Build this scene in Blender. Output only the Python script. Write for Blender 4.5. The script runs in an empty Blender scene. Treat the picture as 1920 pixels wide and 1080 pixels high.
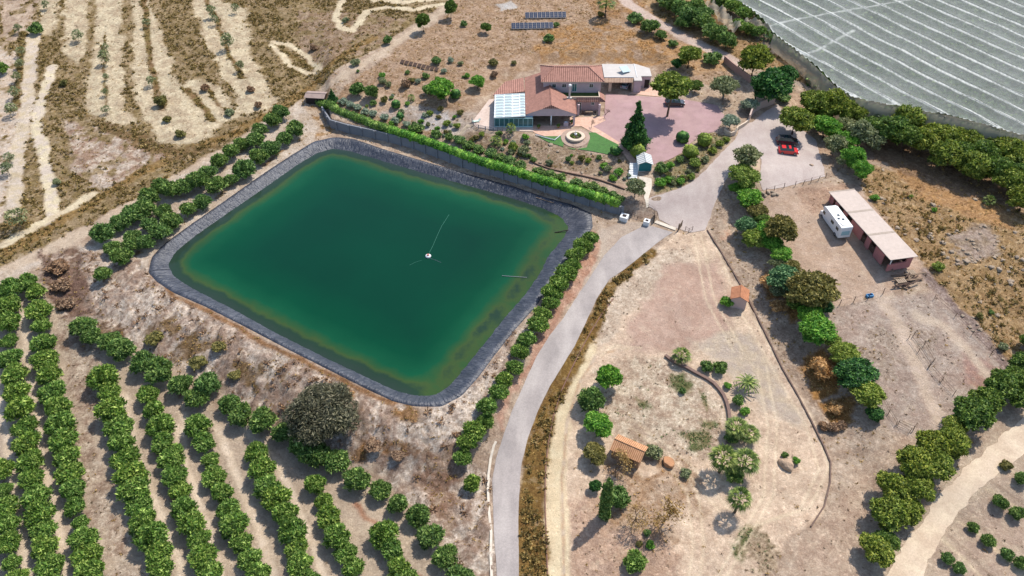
import bpy, bmesh, math, random
import numpy as np
from mathutils import Vector, Matrix
from mathutils.geometry import delaunay_2d_cdt

C = bpy.context.scene.collection
SC = bpy.context.scene
random.seed(7)
R = math.radians

# ------------------------------------------------------------------ camera
FPX = 1493.0           # focal length in photo pixels (1920 wide)
PITCH = R(43.0)
H0 = 95.0
cam = bpy.data.cameras.new('camera')
cam.sensor_width = 36.0
cam.lens = 36.0 * FPX / 1920.0
cam.clip_start = 0.5
cam.clip_end = 9000
camo = bpy.data.objects.new('camera', cam)
camo.location = (0, 0, H0)
camo.rotation_euler = (math.pi / 2 - PITCH, 0, 0)
C.objects.link(camo)
SC.camera = camo

# ------------------------------------------------------------------ world and sun
SUN_EL = R(56)
SUN_AZ = R(44)         # from +Y towards +X
w = bpy.data.worlds.new('World')
SC.world = w
w.use_nodes = True
nt = w.node_tree
sky = nt.nodes.new('ShaderNodeTexSky')
sky.sky_type = 'NISHITA'
sky.sun_disc = False
sky.sun_elevation = SUN_EL
sky.sun_rotation = SUN_AZ
nt.links.new(sky.outputs[0], nt.nodes['Background'].inputs[0])
nt.nodes['Background'].inputs[1].default_value = 0.15
sl = bpy.data.lights.new('sun', 'SUN')
sl.energy = 3.75
sl.angle = R(0.5)
sl.color = (1.0, 0.95, 0.87)
so = bpy.data.objects.new('sun', sl)
sd = Vector((math.sin(SUN_AZ) * math.cos(SUN_EL), math.cos(SUN_AZ) * math.cos(SUN_EL), math.sin(SUN_EL)))
so.rotation_euler = sd.to_track_quat('Z', 'Y').to_euler()
so.location = (0, 0, 200)
C.objects.link(so)
SC.view_settings.view_transform = 'Standard'
SC.view_settings.look = 'None'
SC.view_settings.gamma = 1
SC.view_settings.exposure = 0.68
SC.cycles.max_bounces = 6
SC.cycles.transparent_max_bounces = 8
SC.cycles.diffuse_bounces = 3

# ------------------------------------------------------------------ small maths
def S(r, g, b, k=0.78):
    """sRGB of a sunlit surface -> base colour"""
    o = []
    for v in (r, g, b):
        v = v / 255.0
        v = v / 12.92 if v <= 0.04045 else ((v + 0.055) / 1.055) ** 2.4
        o.append(v * k)
    return tuple(o)

def sst(a, b, x):
    t = np.clip((np.asarray(x, float) - a) / (b - a), 0, 1)
    return t * t * (3 - 2 * t)

def _hash(ix, iy, s):
    n = (ix.astype(np.int64) * 374761393 + iy.astype(np.int64) * 668265263 + s * 1442695041) & 0xffffffff
    n = ((n ^ (n >> 13)) * 1274126177) & 0xffffffff
    n = n ^ (n >> 16)
    return (n & 0xffffff) / float(0xffffff)

def vnoise(x, y, s=0):
    x = np.asarray(x, float); y = np.asarray(y, float)
    ix = np.floor(x); iy = np.floor(y)
    fx = x - ix; fy = y - iy
    fx = fx * fx * (3 - 2 * fx); fy = fy * fy * (3 - 2 * fy)
    a = _hash(ix, iy, s); b = _hash(ix + 1, iy, s); c = _hash(ix, iy + 1, s); d = _hash(ix + 1, iy + 1, s)
    return (a * (1 - fx) + b * fx) * (1 - fy) + (c * (1 - fx) + d * fx) * fy

def fbm(x, y, s=0, o=4, rough=.5):
    r = 0; a = 1; t = 0; f = 1
    for k in range(o):
        r = r + a * vnoise(x * f + 17.3 * k, y * f - 9.1 * k, s + k); t += a
        a *= rough; f *= 2.03
    return r / t

def ray(px, py):
    u = (px - 960.0) / FPX; v = (py - 540.0) / FPX
    c, s = math.cos(PITCH), math.sin(PITCH)
    return np.array([u, c - v * s, -s - v * c])

def W0(px, py, z=0.0):
    d = ray(px, py)
    t = (z - H0) / d[2]
    return (d[0] * t, d[1] * t)

def W0s(pts, z=0.0):
    return np.array([W0(a, b, z) for a, b in pts])

def inpoly(x, y, P):
    x = np.asarray(x, float); y = np.asarray(y, float)
    ins = np.zeros(x.shape, bool)
    n = len(P)
    for i in range(n):
        x1, y1 = P[i]; x2, y2 = P[(i + 1) % n]
        if y1 == y2: continue
        c = ((y1 > y) != (y2 > y)) & (x < (x2 - x1) * (y - y1) / (y2 - y1) + x1)
        ins ^= c
    return ins

def dline(x, y, P, closed=False):
    x = np.asarray(x, float); y = np.asarray(y, float)
    d = np.full(x.shape, 1e9)
    n = len(P)
    for i in range(n if closed else n - 1):
        x1, y1 = P[i]; x2, y2 = P[(i + 1) % n]
        dx, dy = x2 - x1, y2 - y1
        t = np.clip(((x - x1) * dx + (y - y1) * dy) / (dx * dx + dy * dy + 1e-12), 0, 1)
        d = np.minimum(d, (x - x1 - t * dx) ** 2 + (y - y1 - t * dy) ** 2)
    return np.sqrt(d)

# ------------------------------------------------------------------ terrain height
RIM_PX = [(285,508),(290,483),(310,460),(350,430),(400,395),(450,360),(500,325),(550,292),(590,268),(625,260),(660,263),(720,283),(800,307),(880,330),(960,352),(1020,372),(1070,387),(1100,402),(1103,425),(1090,445),(1060,480),(1030,525),(1000,570),(960,615),(920,665),(890,705),(860,738),(825,757),(780,757),(740,748),(690,725),(620,690),(540,650),(460,608),(390,572),(330,545),(300,525)]
WAT_PX = [(316,497),(330,472),(370,440),(430,398),(500,350),(560,308),(595,287),(625,279),(660,285),(750,312),(850,341),(950,369),(1020,392),(1052,408),(1064,425),(1058,443),(1030,475),(1010,515),(985,550),(950,590),(910,640),(870,690),(840,725),(815,740),(785,742),(745,733),(690,708),(610,670),(520,625),(430,575),(360,540),(328,518)]
RIM = W0s(RIM_PX)
WZ = -1.0
WAT = W0s(WAT_PX, WZ)
WALL_PX = [(598,190),(606,215),(622,240),(650,248),(700,259),(773,277),(820,295),(860,310),(893,322),(927,330),(993,350),(1060,372),(1168,404)]
WALL = W0s(WALL_PX)
WU = WALL[-1] - WALL[2]; WL = float(np.hypot(*WU)); WU = WU / WL
YARD = W0s([(1395,345),(1440,470),(1500,570),(1560,640),(1640,790),(1720,900),(2100,900),(2100,330),(1650,250),(1500,330)])

ZH = 3.6
PAD = W0s([(886,238),(884,228),(915,182),(945,150),(980,143),(1010,118),(1225,118),(1235,165),(1240,182),(1136,180),(1132,220),(1070,244),(1000,248),(940,246),(905,244)], ZH)

def T(x, y):
    x = np.asarray(x, float); y = np.asarray(y, float)
    z = -4.5 * (1 - sst(62, 122, y)) + 0.03 * np.maximum(y - 130, 0)
    ds = dline(x, y, YARD, True) * np.where(inpoly(x, y, YARD), 1, -1)
    z = z + 1.6 * sst(-5, 3, ds)
    ip = inpoly(x, y, RIM)
    d = dline(x, y, RIM, True)
    dd = np.where(ip, 0, d)
    k = 1 - sst(2.2, 12.5, dd)
    z = z * (1 - k)
    # terrace behind the retaining wall
    yw = np.interp(x, WALL[2:, 0], WALL[2:, 1])
    yw = yw + np.where(x > WALL[-1, 0], (x - WALL[-1, 0]) * WU[1] / WU[0], 0) + np.where(x < WALL[2, 0], (WALL[2, 0] - x) * 2.2, 0)
    pd = (y - yw) * WU[0]
    t = (x - WALL[2, 0]) * WU[0] + (y - WALL[2, 1]) * WU[1]
    t = t - np.where(t > WL, 0, 0)
    over = np.maximum(t - WL, 0)
    under = np.maximum(-t - 1, 0) + np.maximum(WALL[2, 0] - x, 0) * 4
    rise = 2.0 * sst(0.0, 0.35 + 1.3 * over + .5 * under, pd - 0.1) + 1.3 * sst(3, 20, pd)
    fade = (1 - sst(WL + 14, WL + 44, t)) * sst(-42, -6, t)
    z = z + rise * fade
    # level pad under the house
    pdm = dline(x, y, PAD, True) * np.where(inpoly(x, y, PAD), 1, -1)
    z = z + (ZH - z) * sst(-4, .5, pdm)
    # basin
    z = np.where(ip, np.where(d > .5, -3.0, z - .25), z)
    return z

def G(px, py, h=0.0):
    """point where the sight line through a photo pixel meets the ground raised by h metres"""
    d = ray(px, py)
    t1 = (10.0 + h - H0) / d[2]; t2 = (-8.0 + h - H0) / d[2]
    t = np.linspace(t1, t2, 160)
    f = H0 + d[2] * t - (T(d[0] * t, d[1] * t) + h)
    i = int(np.argmax(f <= 0))
    if i == 0: i = len(t) - 1
    a, b = t[i - 1], t[i]
    fa, fb = f[i - 1], f[i]
    tt = a + (b - a) * fa / (fa - fb + 1e-9)
    x, y = d[0] * tt, d[1] * tt
    return Vector((x, y, float(T(np.array([x]), np.array([y]))[0])))

def Gs(pts, h=0.0):
    return np.array([G(a, b, h)[:2] for a, b in pts])

def Z(x, y):
    return float(T(np.array([x]), np.array([y]))[0])

# ------------------------------------------------------------------ object helpers
def tag(o, label, cat, group=None, kind=None):
    if label: o['label'] = label
    if cat: o['category'] = cat
    if group: o['group'] = group
    if kind: o['kind'] = kind
    return o

def mesh_np(name, V, F, mat=None, smooth=False, attrs=None):
    """V (n,3); F (m,k) all the same size"""
    me = bpy.data.meshes.new(name)
    V = np.asarray(V, np.float32); F = np.asarray(F, np.int32)
    n, m, k = len(V), len(F), F.shape[1]
    me.vertices.add(n); me.vertices.foreach_set('co', V.ravel())
    me.loops.add(m * k); me.loops.foreach_set('vertex_index', F.ravel())
    me.polygons.add(m); me.polygons.foreach_set('loop_start', np.arange(0, m * k, k, dtype=np.int32))
    if smooth: me.polygons.foreach_set('use_smooth', np.ones(m, bool))
    if mat: me.materials.append(mat)
    me.update(calc_edges=True)
    if attrs:
        for an, data in attrs.items():
            if data.ndim == 2:
                a = me.color_attributes.new(an, 'FLOAT_COLOR', 'POINT')
                a.data.foreach_set('color', np.asarray(data, np.float32).ravel())
            else:
                a = me.attributes.new(an, 'FLOAT', 'POINT')
                a.data.foreach_set('value', np.asarray(data, np.float32))
    return me

def link(name, me, parent=None, loc=(0, 0, 0), rotz=0.0):
    o = bpy.data.objects.new(name, me)
    C.objects.link(o)
    o.location = loc; o.rotation_euler = (0, 0, rotz)
    if parent: o.parent = parent
    return o

class MB:
    """collects boxes, prisms and tubes, then links them as one mesh"""
    def __init__(s): s.bm = bmesh.new()
    def box(s, x0, y0, z0, x1, y1, z1):
        v = [s.bm.verts.new(p) for p in ((x0,y0,z0),(x1,y0,z0),(x1,y1,z0),(x0,y1,z0),(x0,y0,z1),(x1,y0,z1),(x1,y1,z1),(x0,y1,z1))]
        for f in ((0,3,2,1),(4,5,6,7),(0,1,5,4),(1,2,6,5),(2,3,7,6),(3,0,4,7)): s.bm.faces.new([v[i] for i in f])
        return s
    def prism(s, pts, z0, z1):
        """pts: xy outline counter-clockwise; z0,z1 numbers or lists"""
        n = len(pts)
        zz0 = z0 if hasattr(z0, '__len__') else [z0] * n
        zz1 = z1 if hasattr(z1, '__len__') else [z1] * n
        a = [s.bm.verts.new((p[0], p[1], zz0[i])) for i, p in enumerate(pts)]
        b = [s.bm.verts.new((p[0], p[1], zz1[i])) for i, p in enumerate(pts)]
        s.bm.faces.new(list(reversed(a))); s.bm.faces.new(b)
        for i in range(n):
            j = (i + 1) % n
            s.bm.faces.new((a[i], a[j], b[j], b[i]))
        return s
    def slab(s, pts, th):
        """pts: 3D outline of the top; thickness downwards"""
        b = [s.bm.verts.new(p) for p in pts]
        a = [s.bm.verts.new((p[0], p[1], p[2] - th)) for p in pts]
        n = len(pts)
        s.bm.faces.new(b); s.bm.faces.new(list(reversed(a)))
        for i in range(n):
            j = (i + 1) % n
            s.bm.faces.new((a[i], a[j], b[j], b[i]))
        return s
    def face(s, pts):
        s.bm.faces.new([s.bm.verts.new(p) for p in pts]); return s
    def tube(s, pts, r, seg=6, r1=None):
        pts = [Vector(p) for p in pts]; n = len(pts)
        rings = []
        for i, p in enumerate(pts):
            d = (pts[min(i + 1, n - 1)] - pts[max(i - 1, 0)]).normalized()
            q = d.to_track_quat('Z', 'Y')
            rr = r if r1 is None else r + (r1 - r) * i / (n - 1)
            rings.append([s.bm.verts.new(p + q @ Vector((rr * math.cos(6.2832 * k / seg), rr * math.sin(6.2832 * k / seg), 0))) for k in range(seg)])
        for i in range(n - 1):
            for k in range(seg):
                j = (k + 1) % seg
                s.bm.faces.new((rings[i][k], rings[i][j], rings[i + 1][j], rings[i + 1][k]))
        s.bm.faces.new(list(reversed(rings[0]))); s.bm.faces.new(rings[-1])
        return s
    def lathe(s, prof, seg=24, c=(0, 0)):
        rings = [[s.bm.verts.new((c[0] + r * math.cos(6.28319 * k / seg), c[1] + r * math.sin(6.28319 * k / seg), z)) for k in range(seg)] for r, z in prof]
        for i in range(len(prof) - 1):
            for k in range(seg):
                j = (k + 1) % seg
                s.bm.faces.new((rings[i][k], rings[i][j], rings[i + 1][j], rings[i + 1][k]))
        s.bm.faces.new(rings[-1]); s.bm.faces.new(list(reversed(rings[0])))
        return s
    def build(s, name, mat, parent=None, loc=(0, 0, 0), rotz=0.0, smooth=False, bevel=0, fixn=True):
        if bevel:
            bmesh.ops.bevel(s.bm, geom=[e for e in s.bm.edges if e.calc_face_angle(0) > .6], offset=bevel, segments=2, affect='EDGES')
        if fixn: bmesh.ops.recalc_face_normals(s.bm, faces=s.bm.faces)
        me = bpy.data.meshes.new(name); s.bm.to_mesh(me); s.bm.free()
        if smooth: me.polygons.foreach_set('use_smooth', np.ones(len(me.polygons), bool))
        me.materials.append(mat)
        return link(name, me, parent, loc, rotz)

def empty(name, loc, label, cat, rotz=0.0, group=None):
    o = bpy.data.objects.new(name, None); C.objects.link(o)
    o.empty_display_size = .3
    o.location = loc; o.rotation_euler = (0, 0, rotz)
    return tag(o, label, cat, group)

# ------------------------------------------------------------------ materials
def newmat(name):
    m = bpy.data.materials.new(name); m.use_nodes = True
    return m, m.node_tree, m.node_tree.nodes['Principled BSDF']

def N(nt, typ, **kw):
    n = nt.nodes.new(typ)
    for k, v in kw.items():
        if k.startswith('i_'):
            key = k[2:]; key = int(key) if key.isdigit() else key
            n.inputs[key].default_value = v
        else: setattr(n, k, v)
    return n

def noise_fac(nt, scale, detail=5, rough=.6, lo=.35, hi=.65, out=(0, 1), coord=None, stretch=None):
    tc = N(nt, 'ShaderNodeTexCoord')
    src = tc.outputs['Object']
    if stretch:
        mp = N(nt, 'ShaderNodeMapping'); mp.inputs['Scale'].default_value = stretch
        nt.links.new(src, mp.inputs[0]); src = mp.outputs[0]
    n = N(nt, 'ShaderNodeTexNoise'); n.inputs['Scale'].default_value = scale
    n.inputs['Detail'].default_value = detail; n.inputs['Roughness'].default_value = rough
    nt.links.new(src, n.inputs['Vector'])
    mr = N(nt, 'ShaderNodeMapRange'); mr.clamp = True
    mr.inputs[1].default_value = lo; mr.inputs[2].default_value = hi
    mr.inputs[3].default_value = out[0]; mr.inputs[4].default_value = out[1]
    nt.links.new(n.outputs[0], mr.inputs[0])
    return mr.outputs[0]

def mixc(nt, fac, a, b, mode='MIX'):
    m = N(nt, 'ShaderNodeMix', data_type='RGBA', blend_type=mode)
    for inp, v in ((m.inputs[0], fac), (m.inputs[6], a), (m.inputs[7], b)):
        if hasattr(v, 'links') or hasattr(v, 'is_linked'): nt.links.new(v, inp)
        elif isinstance(v, (int, float)): inp.default_value = v
        else: inp.default_value = tuple(v) + (1,) if len(v) == 3 else v
    return m.outputs[2]

def bump(nt, b, fac, strength=.4, dist=.1):
    bp = N(nt, 'ShaderNodeBump'); bp.inputs['Strength'].default_value = strength; bp.inputs['Distance'].default_value = dist
    nt.links.new(fac, bp.inputs['Height']); nt.links.new(bp.outputs[0], b.inputs['Normal'])

def simple(name, col, rough=.8, var=.25, scale=3.0, metal=0, col2=None, bmp=0, spec=.3, stretch=None):
    """one colour broken up by two scales of noise"""
    m, nt, b = newmat(name)
    c2 = col2 if col2 is not None else tuple(v * (1 - var) for v in col)
    f = noise_fac(nt, scale, 6, .65, .3, .7, stretch=stretch)
    c = mixc(nt, f, col, c2)
    f2 = noise_fac(nt, scale * 7, 4, .6, .3, .7, (1.0, 1 - var * .7))
    c = mixc(nt, 1.0, c, f2, 'MULTIPLY')
    nt.links.new(c, b.inputs['Base Color'])
    b.inputs['Roughness'].default_value = rough; b.inputs['Metallic'].default_value = metal
    b.inputs['Specular IOR Level'].default_value = spec
    if bmp: bump(nt, b, f2, bmp, .05)
    return m
# ------------------------------------------------------------------ ground grid
def axis(a, b, step, lo, hi):
    core = np.arange(a, b + step / 2, step)
    out = [core]; s = step; v = b; up = []
    while v < hi:
        s *= 1.35; v += s; up.append(v)
    s = step; v = a; dn = []
    while v > lo:
        s *= 1.35; v -= s; dn.append(v)
    return np.concatenate([dn[::-1], core, up])
DX, DY = .29, .27
AX = axis(-152, 152, DX, -3000, 3000)
AY = axis(44, 232, DY, -1500, 4200)
GX, GY = np.meshgrid(AX, AY)
gx, gy = GX.ravel(), GY.ravel()
NX, NY = len(AX), len(AY)
WX = (fbm(gx * .35, gy * .35, 11, 4) - .5) * 2
WY = (fbm(gx * .35, gy * .35, 31, 4) - .5) * 2
N1 = fbm(gx * .12, gy * .12, 5, 4)
N2 = fbm(gx * .7, gy * .7, 9, 4, .6)
N3 = fbm(gx * .3, gy * .3, 51, 4, .6)
_e = W0(760, 748); _f = W0(310, 536); _L = math.hypot(_f[0] - _e[0], _f[1] - _e[1]); _c, _s = (_f[0] - _e[0]) / _L, (_f[1] - _e[1]) / _L
GU = gx * _c + gy * _s; GV = -gx * _s + gy * _c
N4 = fbm(GU * .75 + N1 * 4, GV * .22, 91, 5, .65)
col = np.empty((len(gx), 4)); spk = np.zeros(len(gx)); rgh = np.full(len(gx), .12)
DEN = {k: np.zeros(len(gx)) for k in ('olive', 'straw', 'dark', 'orange', 'weed', 'stone', 'brush')}

def blend(m, cA, cB, s=None, rg=None, den=None, nz=None):
    """m: weights 0..1"""
    i = np.nonzero(m > 0.004)[0]
    if len(i) == 0: return
    w_ = m[i][:, None]
    n_ = np.clip(((N2 if nz is None else nz)[i] - .36) / .28, 0, 1)[:, None]
    c = np.array(cA) * (1 - n_) + np.array(cB) * n_
    col[i, :3] = col[i, :3] * (1 - w_) + c * w_
    if s is not None: spk[i] = spk[i] * (1 - m[i]) + s * m[i]
    if rg is not None: rgh[i] = rgh[i] * (1 - m[i]) + rg * m[i]
    if den is not None:
        for k in DEN: DEN[k][i] *= (1 - m[i])
        for k, v in den.items(): DEN[k][i] += v * m[i]

def polymask(P, rag=1.0, soft=0.0):
    P = np.asarray(P)
    pad = 3 + rag * 1.5 + soft
    b = (gx > P[:, 0].min() - pad) & (gx < P[:, 0].max() + pad) & (gy > P[:, 1].min() - pad) & (gy < P[:, 1].max() + pad)
    i = np.nonzero(b)[0]
    x = gx[i] + WX[i] * rag * 2; y = gy[i] + WY[i] * rag * 2
    m = np.zeros(len(gx))
    ins = inpoly(x, y, P)
    if soft > 0:
        d = dline(x, y, P, True) * np.where(ins, 1, -1)
        m[i] = sst(-soft, soft, d)
    else: m[i] = ins
    return m

def zone(px, cA, cB, rag=.8, soft=.4, s=None, rg=None, den=None, cover=1.0, nz=None, k=1.0):
    m = polymask(Gs(px), rag, soft)
    if cover < 1: m = m * sst(-.05, .05, (N3 - .5) * 1.0 + (cover - .5) * .5)
    blend(m * k, cA, cB, s, rg, den, nz)

def linez(px, width, cA, cB, rag=.4, soft=.35, s=None, rg=None, den=None, k=1.0, w1=None, cover=1.0):
    P = Gs(px) if not isinstance(px, np.ndarray) else px
    wmax = max(width, w1 or 0)
    pad = 3 + rag * 2 + wmax
    i = np.nonzero((gx > P[:, 0].min() - pad) & (gx < P[:, 0].max() + pad) & (gy > P[:, 1].min() - pad) & (gy < P[:, 1].max() + pad))[0]
    x = gx[i] + WX[i] * rag * 2; y = gy[i] + WY[i] * rag * 2
    if w1 is None:
        d = dline(x, y, P); hw = width / 2
        mm = 1 - sst(hw - soft, hw + soft, d)
    else:
        mm = np.zeros(len(i)); n = len(P)
        for q in range(n - 1):
            hw = (width + (w1 - width) * (q + .5) / (n - 1)) / 2
            d = dline(x, y, P[q:q + 2])
            mm = np.maximum(mm, 1 - sst(hw - soft, hw + soft, d))
    m = np.zeros(len(gx)); m[i] = mm
    if cover < 1: m = m * sst(-.05, .05, (N3 - .5) + (cover - .5) * .5)
    blend(m * k, cA, cB, s, rg, den)

# palette (sunlit sRGB)
TAN = S(203,181,158); TAN2 = S(178,154,132); CREAM = S(222,206,172); CREAM2 = S(208,189,158)
PALE = S(212,196,178); BRN = S(140,112,78); BRN2 = S(122,98,66); OLV = S(133,116,68); OLV2 = S(112,95,52)
ORG = S(184,132,74); ORG2 = S(160,112,62); PINK = S(188,158,140); GRV = S(178,162,150); GREY = S(180,166,152)
SOIL = S(190,170,148); SOIL2 = S(166,144,124)

blend(np.ones(len(gx)), TAN, TAN2, .6, .12, dict(straw=.35, dark=.15))
far = ((gy > 230) | (gy < 46) | (np.abs(gx) > 150)).astype(float)
blend(far, S(160,138,108), S(140,122,86), .8)
# ---- upper left fields
zone([(-80,-40),(840,-40),(835,5),(700,95),(560,190),(420,272),(270,365),(90,462),(-80,540)], S(172,150,116), S(144,124,84), 0.5, .6, .9, .18, dict(olive=1.5, straw=.8, dark=.3))
zone([(20,100),(60,90),(60,250),(40,330),(0,420),(-60,430),(-60,60)], TAN, PALE, 1, .6, .5, .1, dict(straw=.3, dark=.2), cover=.75)
zone([(0,0),(70,0),(60,60),(0,90)], TAN, TAN2, 1, .6, .6, .1, dict(straw=.3), cover=.8)
zone([(120,225),(200,235),(290,290),(330,290),(200,370),(140,330)], PALE, S(168,140,118), 1, .6, .8, .2, dict(straw=.6, dark=.5), cover=.7)
zone([(560,20),(640,20),(760,40),(700,90),(600,140),(560,110)], S(176,152,128), S(154,128,100), 1, .6, .8, .15, dict(straw=.8, olive=.3), cover=.7)
cd = dict(dark=.10)
for p in ([(72,-5),(112,-5),(108,50),(95,66),(75,62)], [(125,-5),(165,-5),(162,60),(158,100),(142,122),(122,100),(118,40)],
          [(178,-5),(230,-5),(231,80),(229,150),(236,205),(258,230),(212,235),(168,215),(157,190),(170,120),(178,60)],
          [(250,-5),(285,-5),(285,20),(302,60),(318,100),(332,150),(352,185),(385,214),(412,236),(392,263),(340,271),(305,266),(275,237),(257,190),(247,130),(250,60)],
          [(338,160),(352,152),(375,150),(410,165),(440,200),(455,218),(412,232),(385,214),(352,185)],
          [(352,-5),(400,-5),(460,15),(468,60),(473,100),(500,150),(517,190),(500,207),(445,217),(447,195),(410,130),(385,80),(372,40)]):
    zone(p, S(221,205,172), S(196,176,146), .75, .7, .7, .12, dict(dark=.35, straw=.12))
linez([(62,60),(55,130),(48,200),(35,290),(28,330),(28,400)], 3.6, CREAM2, PALE, .5, .4, .3, .06, cd, w1=2.6)
linez([(97,125),(86,160),(73,200),(70,245),(82,300),(98,365),(92,420)], 2.6, CREAM, PALE, .5, .4, .3, .06, cd)
for p, wd in (([(512,84),(545,122),(582,140),(599,134),(580,110),(545,85),(514,78)], 1.5), ([(642,-5),(630,35),(640,52),(662,58),(690,20),(725,14),(780,18),(832,8)], 2.2),
              ([(0,462),(60,430),(120,398),(170,365)], 2.0), ([(700,0),(760,5),(830,-5)], 2.5)):
    linez(p, wd, CREAM, CREAM2, .4, .4, .2, .06, cd)
for p, wd in (([(272,-5),(276,60),(282,120),(290,165),(305,205)], 1.5), ([(350,168),(372,190),(396,224)], 1.9), ([(386,-5),(412,50),(432,110),(455,145)], 1.2),
              ([(383,163),(410,195),(432,215)], .8), ([(195,70),(197,120),(196,200)], .6), ([(530,95),(560,112),(585,128)], 1.4), ([(45,60),(38,110),(30,200)], 1.6)):
    linez(p, wd, OLV, BRN, .5, .3, .8, .12, dict(olive=1.6, straw=.5))
# brown verges beside the dirt path
linez([(-30,492),(90,432),(160,388),(250,332),(330,292),(430,254),(520,205),(600,150),(700,70)], 2.4, S(150,120,72), S(160,132,88), .6, .4, .8, .12, dict(olive=1.4, straw=1.0))
linez([(200,236),(270,268),(330,290),(400,278)], 3.4, S(124,104,70), S(142,116,80), .8, .5, .9, .15, dict(olive=1.5, dark=.6))
linez([(-40,530),(90,470),(170,430),(270,372),(380,308),(470,252),(560,198),(640,145),(720,97),(800,42),(845,8)], 3.0, S(205,184,160), S(192,170,146), .4, .5, .3, .05, dict(dark=.05), w1=2.0)
zone([(-40,520),(100,480),(200,450),(190,520),(100,475),(0,540),(-40,560)], PALE, SOIL, .8, .6, .4, .06, dict(dark=.1))
zone([(560,190),(640,150),(600,215),(560,240),(540,225)], S(170,140,108), TAN, .6, .5, .8, .1, dict(orange=.5, straw=.8))
zone([(580,220),(600,215),(625,250),(595,262),(570,270),(560,250)], S(170,134,92), TAN, .6, .5, .7, .1, dict(straw=1.2, orange=.4))
# ---- strip between path and pond (double citrus rows)
zone([(170,440),(560,190),(600,240),(590,265),(310,455),(280,500),(200,520)], PALE, SOIL, .7, .5, .5, .06, dict(dark=.12, straw=.2))
linez([(230,497),(300,440),(440,345),(560,262)], 1.0, S(150,120,90), TAN, .5, .3, .8, .1, dict(straw=1.0), cover=.6)
# ---- embankment
BK = [(283,505),(330,550),(390,578),(460,614),(540,656),(620,696),(690,731),(740,753),(800,765),(862,742),(900,706),(960,625),(990,600),(950,700),(925,750),(880,850),(915,900),(925,1000),(935,1080),(930,1110),(870,1110),(840,1040),(780,950),(690,880),(600,840),(520,790),(440,745),(340,690),(240,640),(150,600),(80,560),(70,470),(150,470),(240,470)]
zone(BK, S(226,210,192), S(172,148,130), .8, .5, 1.0, .34, dict(straw=.7, dark=1.0, brush=.28), nz=N4)
zone([(75,470),(140,465),(160,520),(180,590),(120,600),(80,560)], S(120,96,84), S(150,124,106), 1, .6, 1, .2, dict(dark=2.5, straw=.7), cover=.8)
zone([(170,590),(230,590),(290,620),(290,650),(200,640)], S(120,98,80), S(160,134,112), 1.4, .8, 1, .2, dict(dark=1.6, straw=1), cover=.55)
zone([(270,610),(330,600),(420,660),(500,700),(540,740),(460,735),(350,680)], S(130,104,70), S(160,134,104), 1.6, .8, 1, .2, dict(dark=1.0, straw=2.0), cover=.5)
zone([(650,820),(720,810),(800,850),(800,900),(730,890),(660,850)], S(150,108,66), S(168,132,96), 1.4, .8, 1, .2, dict(orange=2.0, straw=1.5), cover=.65)
zone([(640,700),(740,745),(800,765),(790,785),(700,780),(640,740)], S(150,114,76), S(168,134,100), 1, .6, 1, .2, dict(orange=1.2, straw=1.5), cover=.7)
zone([(740,850),(860,860),(910,1080),(860,1080),(800,950)], S(150,120,100), S(184,160,138), 1.6, .8, 1, .2, dict(dark=.9, straw=1.4), cover=.6)
linez([(287,512),(330,556),(390,584),(460,622),(540,664),(620,704),(690,738),(740,758)], 1.0, S(140,104,72), S(160,122,88), .3, .3, .8, .1, dict(straw=1.8, orange=.6))
# ---- orchard ground
zone([(-60,545),(60,520),(120,600),(190,640),(250,665),(330,715),(420,770),(520,815),(600,850),(690,900),(780,970),(845,1060),(850,1110),(-60,1110)], SOIL, S(196,176,152), .6, .5, .45, .05, dict(dark=.12))
zone([(130,690),(180,700),(180,850),(240,1000),(260,1110),(190,1110),(160,950),(130,850)], S(208,190,168), S(170,146,126), 1, .6, .95, .1, dict(dark=1.1, straw=.2), cover=.8)
zone([(120,600),(180,640),(190,700),(130,700),(100,640)], S(200,182,160), S(164,140,120), 1, .6, .95, .1, dict(dark=.8, straw=.3), cover=.8)
for p in ([(-12,700),(8,800),(22,900),(35,1000),(52,1100)], [(42,590),(52,700),(70,790),(85,880),(100,950),(115,1020),(130,1100)],
          [(232,740),(255,840),(280,920),(310,990),(335,1060),(345,1100)], [(340,870),(345,780)], [(330,800),(350,880),(380,960),(405,1040),(420,1100)],
          [(408,800),(440,880),(470,960),(500,1030),(520,1100)], [(520,870),(560,960),(590,1030),(610,1100)], [(455,800),(520,870)]):
    linez(p, 1.1, S(222,202,178), S(208,186,160), .2, .3, .1, .03, {})
for p in ([(275,790),(310,880),(345,1000)], [(340,740),(400,860),(430,960)], [(395,780),(420,830)], [(660,930),(700,980),(760,1050),(800,1100)]):
    linez(p, .9, S(158,112,86), S(170,130,104), .6, .4, .4, .04, {}, cover=.5)
# ---- east bank, verge and the garden strip beside the road
zone([(1105,430),(1135,445),(1125,470),(1100,520),(1060,590),(1030,640),(1000,680),(970,740),(940,800),(930,760),(985,690),(1010,600),(1060,510),(1095,455)], S(198,160,138), S(186,142,118), .5, .4, .6, .1, dict(dark=.3, straw=.3))
zone([(1120,432),(1175,414),(1215,418),(1165,445),(1132,482),(1098,534),(1078,562),(1095,520),(1125,480)], S(190,172,154), S(180,160,142), .3, .3, .2, .03, {})
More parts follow.
